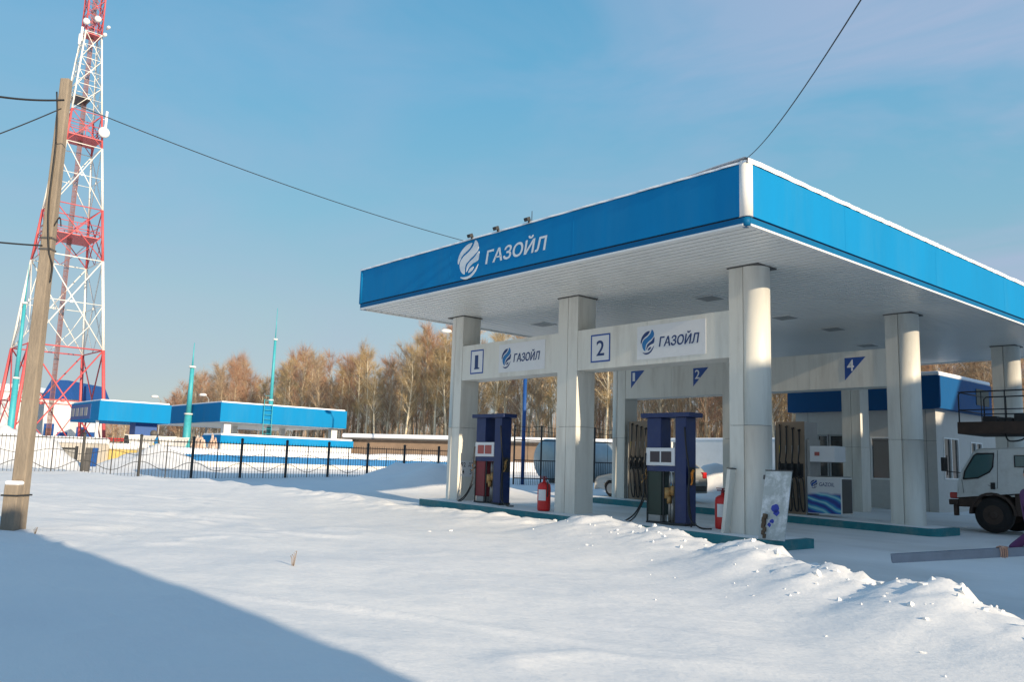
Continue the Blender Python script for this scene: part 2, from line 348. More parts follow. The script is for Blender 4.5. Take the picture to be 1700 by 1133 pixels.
def axis_lines(a0, a1, fine, b0, b1, mid, far):
    c = list(np.arange(a0, a1, fine)); lo = []; x = a0
    st = fine
    while x > b0: st = min(mid, st*1.15); x -= st; lo.append(x)
    while x > -far: st *= 1.35; x -= st; lo.append(x)
    hi = []; x = c[-1]; st = fine
    while x < b1: st = min(mid, st*1.15); x += st; hi.append(x)
    while x < far: st *= 1.35; x += st; hi.append(x)
    return np.array(lo[::-1]+c+hi)
gu = axis_lines(-22, 0.5, 0.085, -60, 8, 0.4, 2500); gv = axis_lines(1.5, 16, 0.085, -6, 60, 0.4, 2500)
UU, VV = np.meshgrid(gu, gv, indexing='ij'); ZZ = height(UU, VV)
nu, nv = len(gu), len(gv)
me = bpy.data.meshes.new('ground')
idx = np.arange(nu*nv).reshape(nu, nv)
quads = np.stack([idx[:-1, :-1], idx[1:, :-1], idx[1:, 1:], idx[:-1, 1:]], -1).reshape(-1, 4)
me.from_pydata(np.stack([UU, VV, ZZ], -1).reshape(-1, 3).tolist(), [], quads.tolist()); me.polygons.foreach_set('use_smooth', [True]*len(quads))
ground = bpy.data.objects.new('ground', me); COL.objects.link(ground); kind(ground, 'structure')
sm = bpy.data.materials.new('snow'); sm.use_nodes = True; t = sm.node_tree; b = t.nodes['Principled BSDF']
b.inputs['Roughness'].default_value = 0.7; b.inputs['Specular IOR Level'].default_value = 0.25
tcn = t.nodes.new('ShaderNodeTexCoord')
def nnode(scale, detail, st=(1, 1, 1), rot=0.0):
    mp = t.nodes.new('ShaderNodeMapping'); mp.inputs['Scale'].default_value = st; mp.inputs['Rotation'].default_value = (0, 0, rot)
    n = t.nodes.new('ShaderNodeTexNoise'); n.inputs['Scale'].default_value = scale; n.inputs['Detail'].default_value = detail; n.inputs['Roughness'].default_value = 0.6
    t.links.new(tcn.outputs['Object'], mp.inputs[0]); t.links.new(mp.outputs[0], n.inputs['Vector']); return n
n1 = nnode(0.35, 5); cr = t.nodes.new('ShaderNodeValToRGB')
cr.color_ramp.elements[0].color = (0.70, 0.71, 0.725, 1); cr.color_ramp.elements[1].color = (0.77, 0.765, 0.755, 1); cr.color_ramp.elements[0].position = 0.3; cr.color_ramp.elements[1].position = 0.7
t.links.new(n1.outputs[0], cr.inputs[0]); t.links.new(cr.outputs[0], b.inputs['Base Color'])
n2 = nnode(22, 6); n3 = nnode(1.6, 5, (1, 2.6, 1), R(24)); n4 = nnode(5, 6)
b1 = t.nodes.new('ShaderNodeBump'); b1.inputs['Strength'].default_value = 0.16; b1.inputs['Distance'].default_value = 0.012
b2 = t.nodes.new('ShaderNodeBump'); b2.inputs['Strength'].default_value = 0.5; b2.inputs['Distance'].default_value = 0.05
b3 = t.nodes.new('ShaderNodeBump'); b3.inputs['Strength'].default_value = 0.22; b3.inputs['Distance'].default_value = 0.03
t.links.new(n2.outputs[0], b1.inputs['Height']); t.links.new(n3.outputs[0], b2.inputs['Height']); t.links.new(n4.outputs[0], b3.inputs['Height'])
t.links.new(b1.outputs[0], b3.inputs['Normal']); t.links.new(b3.outputs[0], b2.inputs['Normal']); t.links.new(b2.outputs[0], b.inputs['Normal'])
D_ = VV-np.interp(UU, cu_, cv_)
tr_ = sum(np.exp(-((VV-c_-0.15*np.sin(UU*.35+c_))/.26)**2) for c_ in (16.6, 18.2, 19.1, 23.4, 25.0, 12.7, 29.9))
dirt = np.clip((D_-.8)/1.2, 0, 1)*np.clip((UU+26)/4, 0, 1)*(VV < 40)*np.clip(0.25+1.1*fbm(UU*.45, VV*.45, 77, 4)+.5*tr_*(0.6+fbm(UU*1.1, VV*1.1, 78, 3)), 0, 1)
at_ = me.attributes.new('dirt', 'FLOAT', 'POINT'); at_.data.foreach_set('value', dirt.reshape(-1).astype(np.float32))
an = t.nodes.new('ShaderNodeAttribute'); an.attribute_name = 'dirt'
dm = t.nodes.new('ShaderNodeMix'); dm.data_type = 'RGBA'; dm.inputs[7].default_value = (.40, .385, .36, 1)
ml = t.nodes.new('ShaderNodeMath'); ml.operation = 'MULTIPLY'; ml.inputs[1].default_value = 0.55
t.links.new(an.outputs['Fac'], ml.inputs[0]); t.links.new(ml.outputs[0], dm.inputs[0]); t.links.new(cr.outputs[0], dm.inputs[6]); t.links.new(dm.outputs[2], b.inputs['Base Color'])
me.materials.append(sm)
def hz(u, v): return float(height(np.array([[float(u)]]), np.array([[float(v)]]))[0, 0])

# loose clods thrown up along the crest of the bank
mb = MB()
def clod(c, r):
    bm = bmesh.new(); bmesh.ops.create_icosphere(bm, subdivisions=1, radius=r)
    vs = [(Vector(v.co)*(1+rnd.uniform(-.5, .4))+c)[:] for v in bm.verts]; fs = [[v.index for v in f.verts] for f in bm.faces]; bm.free(); mb.add(vs, fs, 0, False)
for i in range(240):
    u = rnd.uniform(-13, -1.2) if i % 3 else rnd.uniform(-7, -1.2); cv = float(np.interp(u, cu_, cv_)); v = cv+rnd.gauss(0, .5) if i % 5 else cv-abs(rnd.gauss(0, 1.6)); r = rnd.choice((.012, .015, .02, .03, .045))
    clod(Vector((u, v, hz(u, v)-r*.15)), r)
kind(mb.build('snow_clods', sm), 'stuff')

# ------------------------------------------------------------------ off-frame house, and unseen blocks added to shade the plot
def block0(name, label, x0, x1, y0, y1, zt):
    b = thing(name, label, 'building', ((x0+x1)/2, (y0+y1)/2, 0))
    o = Vector(b.location); mb = MB(); mb.box((x0-o.x, y0-o.y, -1), (x1-o.x, y1-o.y, zt)); mb.build('wall', M['plaster'], b)
    mb = MB(); mb.box((x0-o.x-.01, y0-o.y-.01, zt), (x1-o.x+.01, y1-o.y+.01, zt+.12)); mb.build('roof', M['snow_cap'], b)
    k = 0; xx = x0+1.5
    zf = 1.0
    while zf < zt-1.6:
        yy = y0+1.2
        while yy < y1-1.5:
            f = MB().box((x0-o.x-.03, yy-o.y, zf), (x0-o.x+.02, yy-o.y+1.2, zf+1.4)).build('window', M['white_trim'], b); MB().box((x0-o.x-.045, yy-o.y+.08, zf+.08), (x0-o.x-.031, yy-o.y+1.12, zf+1.32)).build('pane', M['glass'], f); yy += 3.0
        zf += 2.8
    return b
block0('plastered_house', 'low plastered house standing behind the photographer', 3.0, 13, -8, 2.70, 6.0)
ab = thing('added_shade_block', 'tall unseen block added for shade far to the right of the canopy', 'building', (20, 12.3, 0))  # unseen block added as shade caster, roof line stepped to place the shade edge
block0('added_shade_box', 'low unseen box added for shade beside the forecourt on the right', -.4, 4.6, 9.7, 12.95, 1.95)  # unseen low box, added only to shade the ground and bar at right
mb = MB(); mb.prism([(-.3, -1), (36, -1), (36, 15.6), (20.5, 15.6), (19.0, 13.6), (4.4, 12.5), (-.3, 12.5)], 'x', 0, 10); mb.build('wall', M['plaster'], ab)
for y in range(12):
    for z in range(4): MB().box((-.04, 1+y*2.9, 1+z*2.9), (.02, 2.3+y*2.9, 2.5+z*2.9)).build('window', M['glass'], ab)

# ------------------------------------------------------------------ the fuel canopy
canopy = thing('fuel_canopy', 'large blue and white fuel station canopy on paired portal columns', 'canopy', (UC[1], VR[1], 0))
CO = Vector(canopy.location)
def lc(p): return Vector(p)-CO
def cbox(mb, a, b, mi=0): return mb.box(lc(a), lc(b), mi)
ZT = ZB+HF
# fascia boards: panel, recessed shadow line, lower lip and a white drip edge
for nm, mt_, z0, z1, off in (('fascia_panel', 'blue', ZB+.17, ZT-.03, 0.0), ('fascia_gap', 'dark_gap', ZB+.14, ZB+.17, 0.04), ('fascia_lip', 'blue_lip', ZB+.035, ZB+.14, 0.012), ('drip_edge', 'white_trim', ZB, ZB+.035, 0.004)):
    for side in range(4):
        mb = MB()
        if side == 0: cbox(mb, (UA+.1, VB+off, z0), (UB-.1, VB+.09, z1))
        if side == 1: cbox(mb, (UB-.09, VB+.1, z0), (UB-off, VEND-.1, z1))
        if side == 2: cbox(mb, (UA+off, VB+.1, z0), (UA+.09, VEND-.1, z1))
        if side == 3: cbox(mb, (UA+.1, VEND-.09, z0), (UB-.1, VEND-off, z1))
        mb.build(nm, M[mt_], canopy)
for (cx, cy, sx, sy) in ((UB, VB, -1, 1), (UA, VB, 1, 1), (UB, VEND, -1, -1), (UA, VEND, 1, -1)):
    mb = MB(); r = .115
    mb.lathe([(r, ZB+.16), (r, ZT+.02)], 24, mtx=Matrix.Translation(lc((cx+sx*(r-.02), cy+sy*(r-.02), 0))))
    wht = (cx, cy) == (UB, VB)
    mb.build('corner_trim', M['white_trim' if wht else 'blue'], canopy)
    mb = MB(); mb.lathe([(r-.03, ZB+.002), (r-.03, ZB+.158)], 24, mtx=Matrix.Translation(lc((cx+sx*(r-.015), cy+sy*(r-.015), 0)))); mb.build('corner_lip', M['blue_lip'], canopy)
# seams in the blue sheet
for v in np.arange(VB+3.3, VEND-.5, 4.1): cbox(mb := MB(), (UB-.03, v-.003, ZB+.18), (UB+.002, v+.003, ZT-.04)).build('panel_joint', M['blue'], canopy)
for u in np.arange(UA+4.1, UB-.5, 4.1): cbox(mb := MB(), (u-.003, VB-.002, ZB+.18), (u+.003, VB+.03, ZT-.04)).build('panel_joint', M['blue'], canopy)
# snow lying on the roof, its edge standing over the sheet
def rim(lo, hi, n, fixed, along_u, inward, k_=1.0):
    mb = MB(); vs = []
    for i in range(n+1):
        a = lo+(hi-lo)*i/n; t_ = k_*.085+k_*.04*float(fbm(np.array([a*1.3]), np.array([fixed]), 91, 3)[0]); e = .008+.02*rnd.random()
        pr = [(-e, -.03), (-e-.006, t_*.55), (.05, t_), (.6, t_*.8), (1.6, .0)]
        for d_, h_ in pr:
            q = (a, fixed+inward*d_, ZT+h_) if along_u else (fixed+inward*d_, a, ZT+h_)
            vs.append(lc(q))
    k = 5; fs = []
    for i in range(n):
        for j in range(k-1):
            f = (i*k+j, (i+1)*k+j, (i+1)*k+j+1, i*k+j+1); fs.append(f)
    mb.add(vs, fs, 0, True); return mb
rim(VB, VEND, 160, UB, False, -1).build('roof_snow', M['snow_cap'], canopy)
rim(UA, UB, 100, VB, True, 1, .14).build('roof_snow', M['snow_cap'], canopy)
mb = MB(); cbox(mb, (UA+.1, VB+.1, ZB+.2), (UB-.1, VEND-.1, ZT+.02)); mb.build('roof_deck', M['snow_cap'], canopy)
# slatted soffit
mb = MB(); pitch = .20; v = VB+.10
while v < VEND-.12: cbox(mb, (UA+.095, v, ZB+.03), (UB-.095, v+pitch-.045, ZB+.06)); v += pitch
mb.build('soffit', M['soffit'], canopy)
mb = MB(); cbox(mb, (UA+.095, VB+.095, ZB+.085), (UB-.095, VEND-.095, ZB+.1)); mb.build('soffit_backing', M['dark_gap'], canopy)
for (x, y) in ((1178, 497), (1383, 548), (1303, 529), (1060, 545), (1440, 575), (900, 540)):
    r_ = ray(x, y); p = C0+r_*((ZB-CAM_Z)/r_.z); p = Vector((p.x, p.y, ZB))
    mb = MB(); cbox(mb, (p.x-.3, p.y-.3, ZB+.012), (p.x+.3, p.y+.3, ZB+.0295)); lf = mb.build('downlight', M['white_trim'], canopy)
    mb = MB(); cbox(mb, (p.x-.24, p.y-.24, ZB+.004), (p.x+.24, p.y+.24, ZB+.0118)); mb.build('lamp_glass', M['grey'], lf)
# columns: a flat half and either a square or a half-round end, with a groove between the two claddings
CD = .62; HWD = .33
def column(u, v, end):
    z0 = gz(u, v)-.1; z1 = ZB+.03
    col = bpy.data.objects.new('column', None)
    mb = MB(); g = .007; rr = CD/2
    def arc(cx, cy, sgn): return [(cx+sgn*rr*math.sin(q), cy-rr*math.cos(q)) for q in [math.pi*i/20 for i in range(21)]]
    left = [(u-g, v), (u-g, v+CD), (u-HWD, v+CD), (u-HWD, v)][::-1]
    right = [(u+g, v), (u+HWD, v), (u+HWD, v+CD), (u+g, v+CD)]
    if end > 0: right = [(u+g, v)]+arc(u+.06, v+rr, 1)+[(u+g, v+CD)]
    if end < 0: left = [(u-g, v+CD)]+arc(u-.06, v+rr, -1)[::-1]+[(u-g, v)]
    for poly in (left, right):
        P = [(p[0]-CO.x, p[1]-CO.y) for p in poly]
        ar = sum(P[i][0]*P[(i+1) % len(P)][1]-P[(i+1) % len(P)][0]*P[i][1] for i in range(len(P)))
        if ar < 0: P = P[::-1]
        zz = [z0, 2.35+z0*.4, z1]
        mb.prism(P, 'z', z0, zz[1]-.004, 0, len(P) > 8); mb.prism(P, 'z', zz[1]+.004, z1, 0, len(P) > 8)
    o = mb.build('column', M['white_panel'], canopy)
    mb = MB(); cbox(mb, (u-(.04 if end < 0 else HWD-.06), v+.03, z0), (u+(.04 if end > 0 else HWD-.06), v+CD-.03, z1-.01)); mb.build('column_core', M['dark_gap'], o)
    mb = MB(); cbox(mb, (u-HWD-.03, v-.03, ZB+.006), (u+HWD+.04, v+CD+.03, ZB+.026)); mb.build('column_collar', M['dkgrey'], o)
    return o
for j in range(3):
    for i in range(3): column(UC[i], VR[j], (-1, 0, 1)[i])
# portal beams of the first two rows
zb_b = (at_v(768, 628, VR[0]).z+at_v(1205, 604, VR[0]).z+at_v(960, 612, VR[0]).z)/3
zb_t = (at_v(768, 573, VR[0]).z+at_v(1205, 523, VR[0]).z+at_v(960, 546, VR[0]).z)/3
def beam(i, j):
    mb = MB(); u0 = UC[i]+HWD+.003; u1 = UC[i+1]-HWD-.003; uc = (u0+u1)/2
    cbox(mb, (u0, VR[j]+.012, zb_b), (uc-.003, VR[j]+CD-.012, zb_t)); cbox(mb, (uc+.003, VR[j]+.012, zb_b), (u1, VR[j]+CD-.012, zb_t))
    return mb.build('portal_beam', M['white_panel'], canopy)
for j in range(2):
    for i in range(2):
        bm_ = beam(i, j); yv = VR[j]+.012
        if j == 0:
            (sx0, sx1, sy), (nx0, nx1, ny0, ny1), num, (ex0, ex1, ey0, ey1), (tx0, tx1, ty0, ty1) = (
             ((828, 905, (573, 613)), (782, 803, 578, 613), '1', (833, 849, 577, 605), (853, 897, 585, 599)) if i == 0 else
             ((1058, 1172, (546, 591)), (981, 1013, 556, 598), '2', (1064, 1087, 554, 587), (1094, 1161, 561, 577)))
            def uz(x, y): p = at_v(x, y, yv); return p.x-CO.x, p.z
            a = uz(sx0, sy[1]); c = uz(sx1, (sy[0]+sy[1])/2-4)
            zc = (zb_b+zb_t)/2
            mb = MB(); mb.box((a[0], yv-CO.y-.006, zb_b+.12), (c[0], yv-CO.y-.001, zb_t-.10)); sp = mb.build('sign_panel', M['sign_white'], bm_)
            e0 = uz(ex0, ey1); e1 = uz(ex1, ey0); eh = (zb_t-zb_b)*.56
            emblem('emblem', [M['letter_blue'], M['mid_blue']], sp, e0[0], zc-eh*.48, e1[0]-e0[0], eh, yv-CO.y-.0065)
            t0 = uz(tx0, 590)[0]; t1 = uz(tx1, 570)[0]
            lettering('lettering', 'ГАЗОЙЛ', M['letter_blue'], sp, t0, t1, zc-.12, zc+.10, yv-CO.y-.0065, 0.18, 0.010, 'ГАЗОЛ')
            n0 = uz(nx0, 590)[0]; n1 = uz(nx1, 590)[0]; h2 = (zb_t-zb_b)*.34
            mb = MB(); fr = .035; yy = yv-CO.y
            for q in (((n0, zc-h2), (n1, zc-h2+fr)), ((n0, zc+h2-fr), (n1, zc+h2)), ((n0, zc-h2+fr), (n0+fr, zc+h2-fr)), ((n1-fr, zc-h2+fr), (n1, zc+h2-fr))):
                mb.box((q[0][0], yy-.008, q[0][1]), (q[1][0], yy-.003, q[1][1]))
            mb2 = MB(); mb2.box((n0+.005, yy-.0045, zc-h2+.005), (n1-.005, yy-.001, zc+h2-.005)); pl = mb2.build('number_plate', M['sign_white'], bm_); mb.build('frame', M['sign_blue'], pl)
            wd = n1-n0; lettering('numeral', num, M['letter_blue'], pl, n0+wd*(.34 if num == '1' else .30), n1-wd*(.40 if num == '1' else .30), zc-h2*.55, zc+h2*.55, yy-.0048, 0, 0.01)
            if num == '1': MB().box((n0+wd*.30, yy-.0085, zc-h2*.62), (n0+wd*.70, yy-.0048, zc-h2*.5)).build('numeral_foot', M['letter_blue'], pl)
        else:
            def uz(x, y): p = at_v(x, y, yv); return p.x-CO.x, p.z
            tri = [((1048, 617, 1070, 645, '1'), (1151, 612, 1176, 642, '2')), ((1402, 595, 1437, 632, '4'),)][i]
            for x0, y0, x1, y1, nn in tri:
                a = uz(x0, y0); wd = uz(x1, y0)[0]-a[0]; ht = a[1]-uz(x0, y1)[1]
                mb = MB(); mb.prism([(a[0], a[1]-ht), (a[0]+wd, a[1]), (a[0], a[1])], 'y', yv-CO.y-.006, yv-CO.y-.001)
                pn = mb.build('number_pennant', M['sign_blue'], bm_)
                lettering('numeral', nn, M['letter_white'], pn, a[0]+wd*.12, a[0]+wd*(.30 if nn == '1' else .44), a[1]-ht*.60, a[1]-ht*.10, yv-CO.y-.0065, 0, 0.012)
# emblem and name on the front fascia
yv = VB
def uzf(x, y): p = at_v(x, y, yv); return p.x-CO.x, p.z
e0 = uzf(760, 448); e1 = uzf(796, 420); et = uzf(790, 399)[1]; eb = uzf(778, 463)[1]
emblem('emblem', [M['letter_white'], M['letter_white']], canopy, e0[0], eb, e1[0]-e0[0], et-eb, yv-CO.y, 0.01)
t0 = uzf(806, 438); t1 = uzf(908, 416); tt = uzf(906, 392)
lettering('lettering', 'ГАЗОЙЛ', M['letter_white'], canopy, t0[0], t1[0], (t0[1]+t1[1])/2, (t0[1]+t1[1])/2+(tt[1]-t1[1])*.97, yv-CO.y, 0.16, 0.010, 'ГАЗОЛ', t=0.01)
# leftover sticker on the first column
yv = VR[0]
p0 = lc((UC[0]+HWD+.004, VR[0]+.04, 0))
mb = MB(); mb.box((p0.x-.002, p0.y, 1.06), (p0.x+.003, p0.y+.54, 1.50)); stk = mb.build('price_sticker', M['sign_white'], canopy)
def side_text(txt, y0, y1, z0, z1, parent):
    vs, fs = text_verts(txt, 0, .01); ax = min(v[0] for v in vs); bx = max(v[0] for v in vs); ay = min(v[1] for v in vs); by = max(v[1] for v in vs)
    mb = MB(); mb.add([(p0.x+.0045, y0+(v[0]-ax)/(bx-ax)*(y1-y0), z0+(v[1]-ay)/(by-ay)*(z1-z0)) for v in vs], fs); return mb.build('numeral', M['black'], parent)
side_text('92', p0.y+.06, p0.y+.22, 1.33, 1.45, stk); side_text('ДТ', p0.y+.32, p0.y+.48, 1.33, 1.45, stk)
side_text('4', p0.y+.11, p0.y+.18, 1.13, 1.26, stk); side_text('3', p0.y+.37, p0.y+.44, 1.13, 1.26, stk)

# things fixed on the canopy roof
rod = at_v(883, 362, VB+1.5)
mb = MB(); b0 = Vector((rod.x, VB+1.5, ZT+.02)); mb.tube([b0, b0+Vector((0, 0, .9))], [.016, .008], 6); mb.box(b0-Vector((.08, .08, .02)), b0+Vector((.08, .08, .03)))
tag(mb.build('lightning_rod', M['dark']), 'thin dark rod standing up from the front edge of the canopy roof', 'rod')
for k, (x, lb) in enumerate(((784, 'black floodlight on the canopy edge above the flame emblem'), (827, 'small black floodlight on the canopy edge above the white name'), (879, 'black floodlight on the canopy edge beside the thin rod'))):
    p = at_v(x, 395-(x-784)*.34, VB-.02); f = thing('floodlight', lb, 'floodlight', (p.x, VB-.02, ZT), 0, 'floodlights along the canopy edge')
    mb = MB(); mb.box((-.06, -.09, .03), (.06, .01, .11), mtx=Matrix.Rotation(R(25), 4, 'X')); mb.build('housing', M['dark'], f, .012)
    mb = MB(); mb.box((-.02, -.02, -.02), (.02, .02, .06)); mb.tube([(0, 0, .02), (0, .4, .02)], .015, 6); mb.build('bracket', M['dark'], f)

# ------------------------------------------------------------------ islands
def island(label, u0, u1, v0, v1):
    o = thing('kerb_island', label, 'kerb', ((u0+u1)/2, (v0+v1)/2, gz((u0+u1)/2, v0)), 0, 'pump islands under the canopy'); c = Vector(o.location)
    n = 40; r = .30
    out = [(u0, v1), (u0, v0)] if False else []
    pts = [(u0, v0)]+[(u0+(u1-r-u0)*i/n, v0) for i in range(1, n+1)]+[(u1-r+r*math.sin(q), v0+r-r*math.cos(q)) for q in [math.pi/2*i/6 for i in range(1, 7)]]+[(u1, v1)]+[(u1-(u1-u0)*i/n, v1) for i in range(1, n+1)]
    mb = MB(); N = len(pts)
    vb = [(p[0]-c.x, p[1]-c.y, gz(*p)-.3-c.z) for p in pts]; vt = [(p[0]-c.x, p[1]-c.y, gz(*p)+.18-c.z) for p in pts]
    mb.add(vb+vt, [(i, (i+1) % N, (i+1) % N+N, i+N) for i in range(N)]+[tuple(range(N, 2*N))]); mb.build('kerb', M['teal'], o)
    mb = MB(); vs = []; nx = 90
    for i in range(nx+1):
        for j in range(9):
            u = u0+.03+(u1-u0-.16)*i/nx; v = v0+.03+(v1-v0-.06)*j/8
            h = .184+max(-.004, .02+.03*float(fbm(np.array([u*1.5]), np.array([v*2.]), 17, 3)[0])) if 0 < j < 8 and 0 < i < nx else .178
            vs.append((u-c.x, v-c.y, gz(u, v)+h-c.z))
    mb.add(vs, [(i*9+j, (i+1)*9+j, (i+1)*9+j+1, i*9+j+1) for i in range(nx) for j in range(8)], 0, True); mb.build('snow_cover', sm, o)
    return o
island('teal kerbed pump island nearest the snow bank with both blue dispensers', -19.75, -8.62, 14.05, 15.35)
island('teal kerbed pump island behind with the beige hose dispensers', -19.6, -8.62, 20.9, 22.2)
def itop(u, v): return gz(u, v)+.19

def hose(mb, pts, r=.017, k=6): mb.tube(smooth_poly(pts, False, k), r, 7)

# ------------------------------------------------------------------ old blue dispensers (width along x, display towards -y)
def old_pump(label, u, panel, scr):
    o = thing('fuel_dispenser', label, 'fuel pump', (u, 14.72, itop(u, 14.6)), 0, 'blue fuel dispensers on the near island'); P = M['pump_blue']
    mb = MB(); mb.box((-.52, -.19, 0), (.52, .19, .06)); mb.build('base_frame', M['dark'], o)
    mb = MB(); mb.box((.24, -.17, .06), (.52, .17, 2.26)); mb.build('pillar', P, o, .008)
    mb = MB(); mb.box((-.52, -.17, 1.62), (-.14, .17, 2.26)); mb.build('pillar', P, o, .008)
    mb = MB(); mb.box((-.66, -.23, 2.263), (.66, .23, 2.36)); mb.build('top_slab', P, o, .008)
    mb = MB(); mb.box((-.535, -.185, 1.24), (.236, .17, 1.617)); d = mb.build('display_housing', M['sign_white'], o, .01)
    mb = MB(); mb.box((-.42, -.19, 1.31), (-.16, -.187, 1.54)); mb.box((-.12, -.19, 1.31), (.15, -.187, 1.54)); mb.build('screen', M[scr], d)
    mb = MB(); mb.box((-.52, -.165, 1.12), (.236, .16, 1.236)); mb.build('crossbar', P, o)
    mb = MB(); mb.box((-.50, -.15, .20), (-.14, .15, 1.118)); mb.build('side_panel', M[panel], o, .006)
    mb = MB(); mb.box((-.48, -.14, .062), (-.18, .10, .198)); mb.build('lower_panel', M['grey'], o, .006)
    mb = MB()
    for x in (-.515, -.08, .22): mb.box((x-.014, -.16, .06), (x+.014, -.13, 1.12))
    mb.build('frame_rail', M['dark'], o)
    mb = MB()
    for x, r in ((-.02, .03), (.06, .035), (.14, .03)):
        mb.tube([(x, -.02, .06), (x, -.02, .75)], r, 8); mb.tube([(x, -.02, .75), (x+.03, -.05, 1.1)], r*.6, 8)
    mb.tube([(-.1, 0, .6), (.2, 0, .62)], .03, 8); mb.build('pipework', M['steel'], o)
    mb = MB()
    mb.tube([(.0, -.10, .55), (.0, -.10, .78)], .075, 12); mb.tube([(.13, -.09, .62), (.13, -.09, .82)], .06, 12); mb.tube([(-.08, -.1, .70), (.16, -.1, .72)], .035, 10); mb.tube([(.05, -.12, .45), (.05, -.12, .60)], .05, 10); mb.build('meter', M['brass'], o)
    for x in (.525, -.565): MB().box((x, -.1, .85), (x+.038, .1, 1.22)).build('nozzle_holder', M['dark'], o)
    # nozzle with spout on each end
    for sx in (1, -1):
        mb = MB(); x = sx*.60; mb.tube([(x, -.06, .98), (x+sx*.02, -.10, 1.10), (x+sx*.01, -.04, 1.16)], .028, 8); mb.tube([(x, -.06, .98), (x+sx*.05, -.14, .90), (x+sx*.06, -.18, .86)], [.022, .018, .014], 8)
        mb.tube([(x+sx*.02, -.10, 1.05), (x+sx*.06, -.17, 1.02), (x+sx*.05, -.14, .92)], .008, 6)
        mb.build('nozzle', M['orange' if sx > 0 and panel == 'dark_green' else 'brass'], o)
    mb = MB()
    hose(mb, [(.5, -.19, 2.05), (.55, -.20, 1.6), (.60, -.16, 1.1), (.60, -.2, .6), (.72, -.3, .2), (1.0, -.36, .03), (1.3, -.38, .022)])
    hose(mb, [(.55, -.12, 1.0), (.60, -.16, .5), (.68, -.2, .12), (.72, -.26, .02)])
    mb.build('hose', M['black'], o)
    mb = MB()
    hose(mb, [(-.53, -.2, 1.5), (-.57, -.2, 1.0), (-.57, -.22, .6), (-.70, -.32, .22), (-.95, -.42, .02), (-1.18, -.44, .02)])
    hose(mb, [(-.57, -.2, .5), (-.66, -.36, .16), (-.76, -.5, .02), (-.86, -.6, -.02)], .015)
    mb.build('hose', M['black'], o)
    return o
old_pump('blue fuel dispenser with a red side panel and red displays under sign 1', at_v(820, 760, 14.72).x-.04, 'dark_red', 'red_screen')
old_pump('blue fuel dispenser with an open dark front and white display under sign 2', at_v(1114, 780, 14.72).x, 'dark_green', 'screen')

# ------------------------------------------------------------------ newer dispensers: hose tower and printed cabinet
def wave_mat():
    mt = bpy.data.materials.new('printed_waves'); mt.use_nodes = True; t = mt.node_tree; b = t.nodes['Principled BSDF']; b.inputs['Roughness'].default_value = .35
    tc = t.nodes.new('ShaderNodeTexCoord'); sx = t.nodes.new('ShaderNodeSeparateXYZ'); t.links.new(tc.outputs['Object'], sx.inputs[0])
    nz = t.nodes.new('ShaderNodeTexNoise'); nz.inputs['Scale'].default_value = 1.7; mp = t.nodes.new('ShaderNodeMapping'); mp.inputs['Scale'].default_value = (1, .01, .7); mp.inputs['Rotation'].default_value = (0, .3, 0)
    t.links.new(tc.outputs['Object'], mp.inputs[0]); t.links.new(mp.outputs[0], nz.inputs['Vector'])
    wv = t.nodes.new('ShaderNodeTexWave'); wv.wave_type = 'BANDS'; wv.bands_direction = 'Z'; wv.inputs['Scale'].default_value = 1.5; wv.inputs['Distortion'].default_value = 6; wv.inputs['Detail'].default_value = 2; wv.inputs['Detail Scale'].default_value = .8
    mp2 = t.nodes.new('ShaderNodeMapping'); mp2.inputs['Scale'].default_value = (.9, .01, 1); mp2.inputs['Rotation'].default_value = (0, -.35, 0)
    t.links.new(tc.outputs['Object'], mp2.inputs[0]); t.links.new(mp2.outputs[0], wv.inputs['Vector'])
    cr = t.nodes.new('ShaderNodeValToRGB'); e = cr.color_ramp.elements; e[0].color = (.004, .03, .22, 1); e[1].color = (.25, .55, .62, 1); e[1].position = .95
    for p, c in ((.3, (.006, .08, .36, 1)), (.6, (.02, .22, .48, 1)), (.8, (.02, .30, .42, 1))):
        x = e.new(p); x.color = c
    t.links.new(wv.outputs[0], cr.inputs[0])
    ad = t.nodes.new('ShaderNodeMath'); ad.operation = 'MULTIPLY_ADD'; ad.inputs[1].default_value = .18; t.links.new(nz.outputs[0], ad.inputs[0]); t.links.new(sx.outputs['Z'], ad.inputs[2])
    mr = t.nodes.new('ShaderNodeMapRange'); mr.inputs[1].default_value = .64; mr.inputs[2].default_value = .72; t.links.new(ad.outputs[0], mr.inputs[0])
    mx = t.nodes.new('ShaderNodeMix'); mx.data_type = 'RGBA'; mx.inputs[7].default_value = (.60, .61, .62, 1)
    t.links.new(mr.outputs[0], mx.inputs[0]); t.links.new(cr.outputs[0], mx.inputs[6]); t.links.new(mx.outputs[2], b.inputs['Base Color']); return mt
M['waves'] = wave_mat()
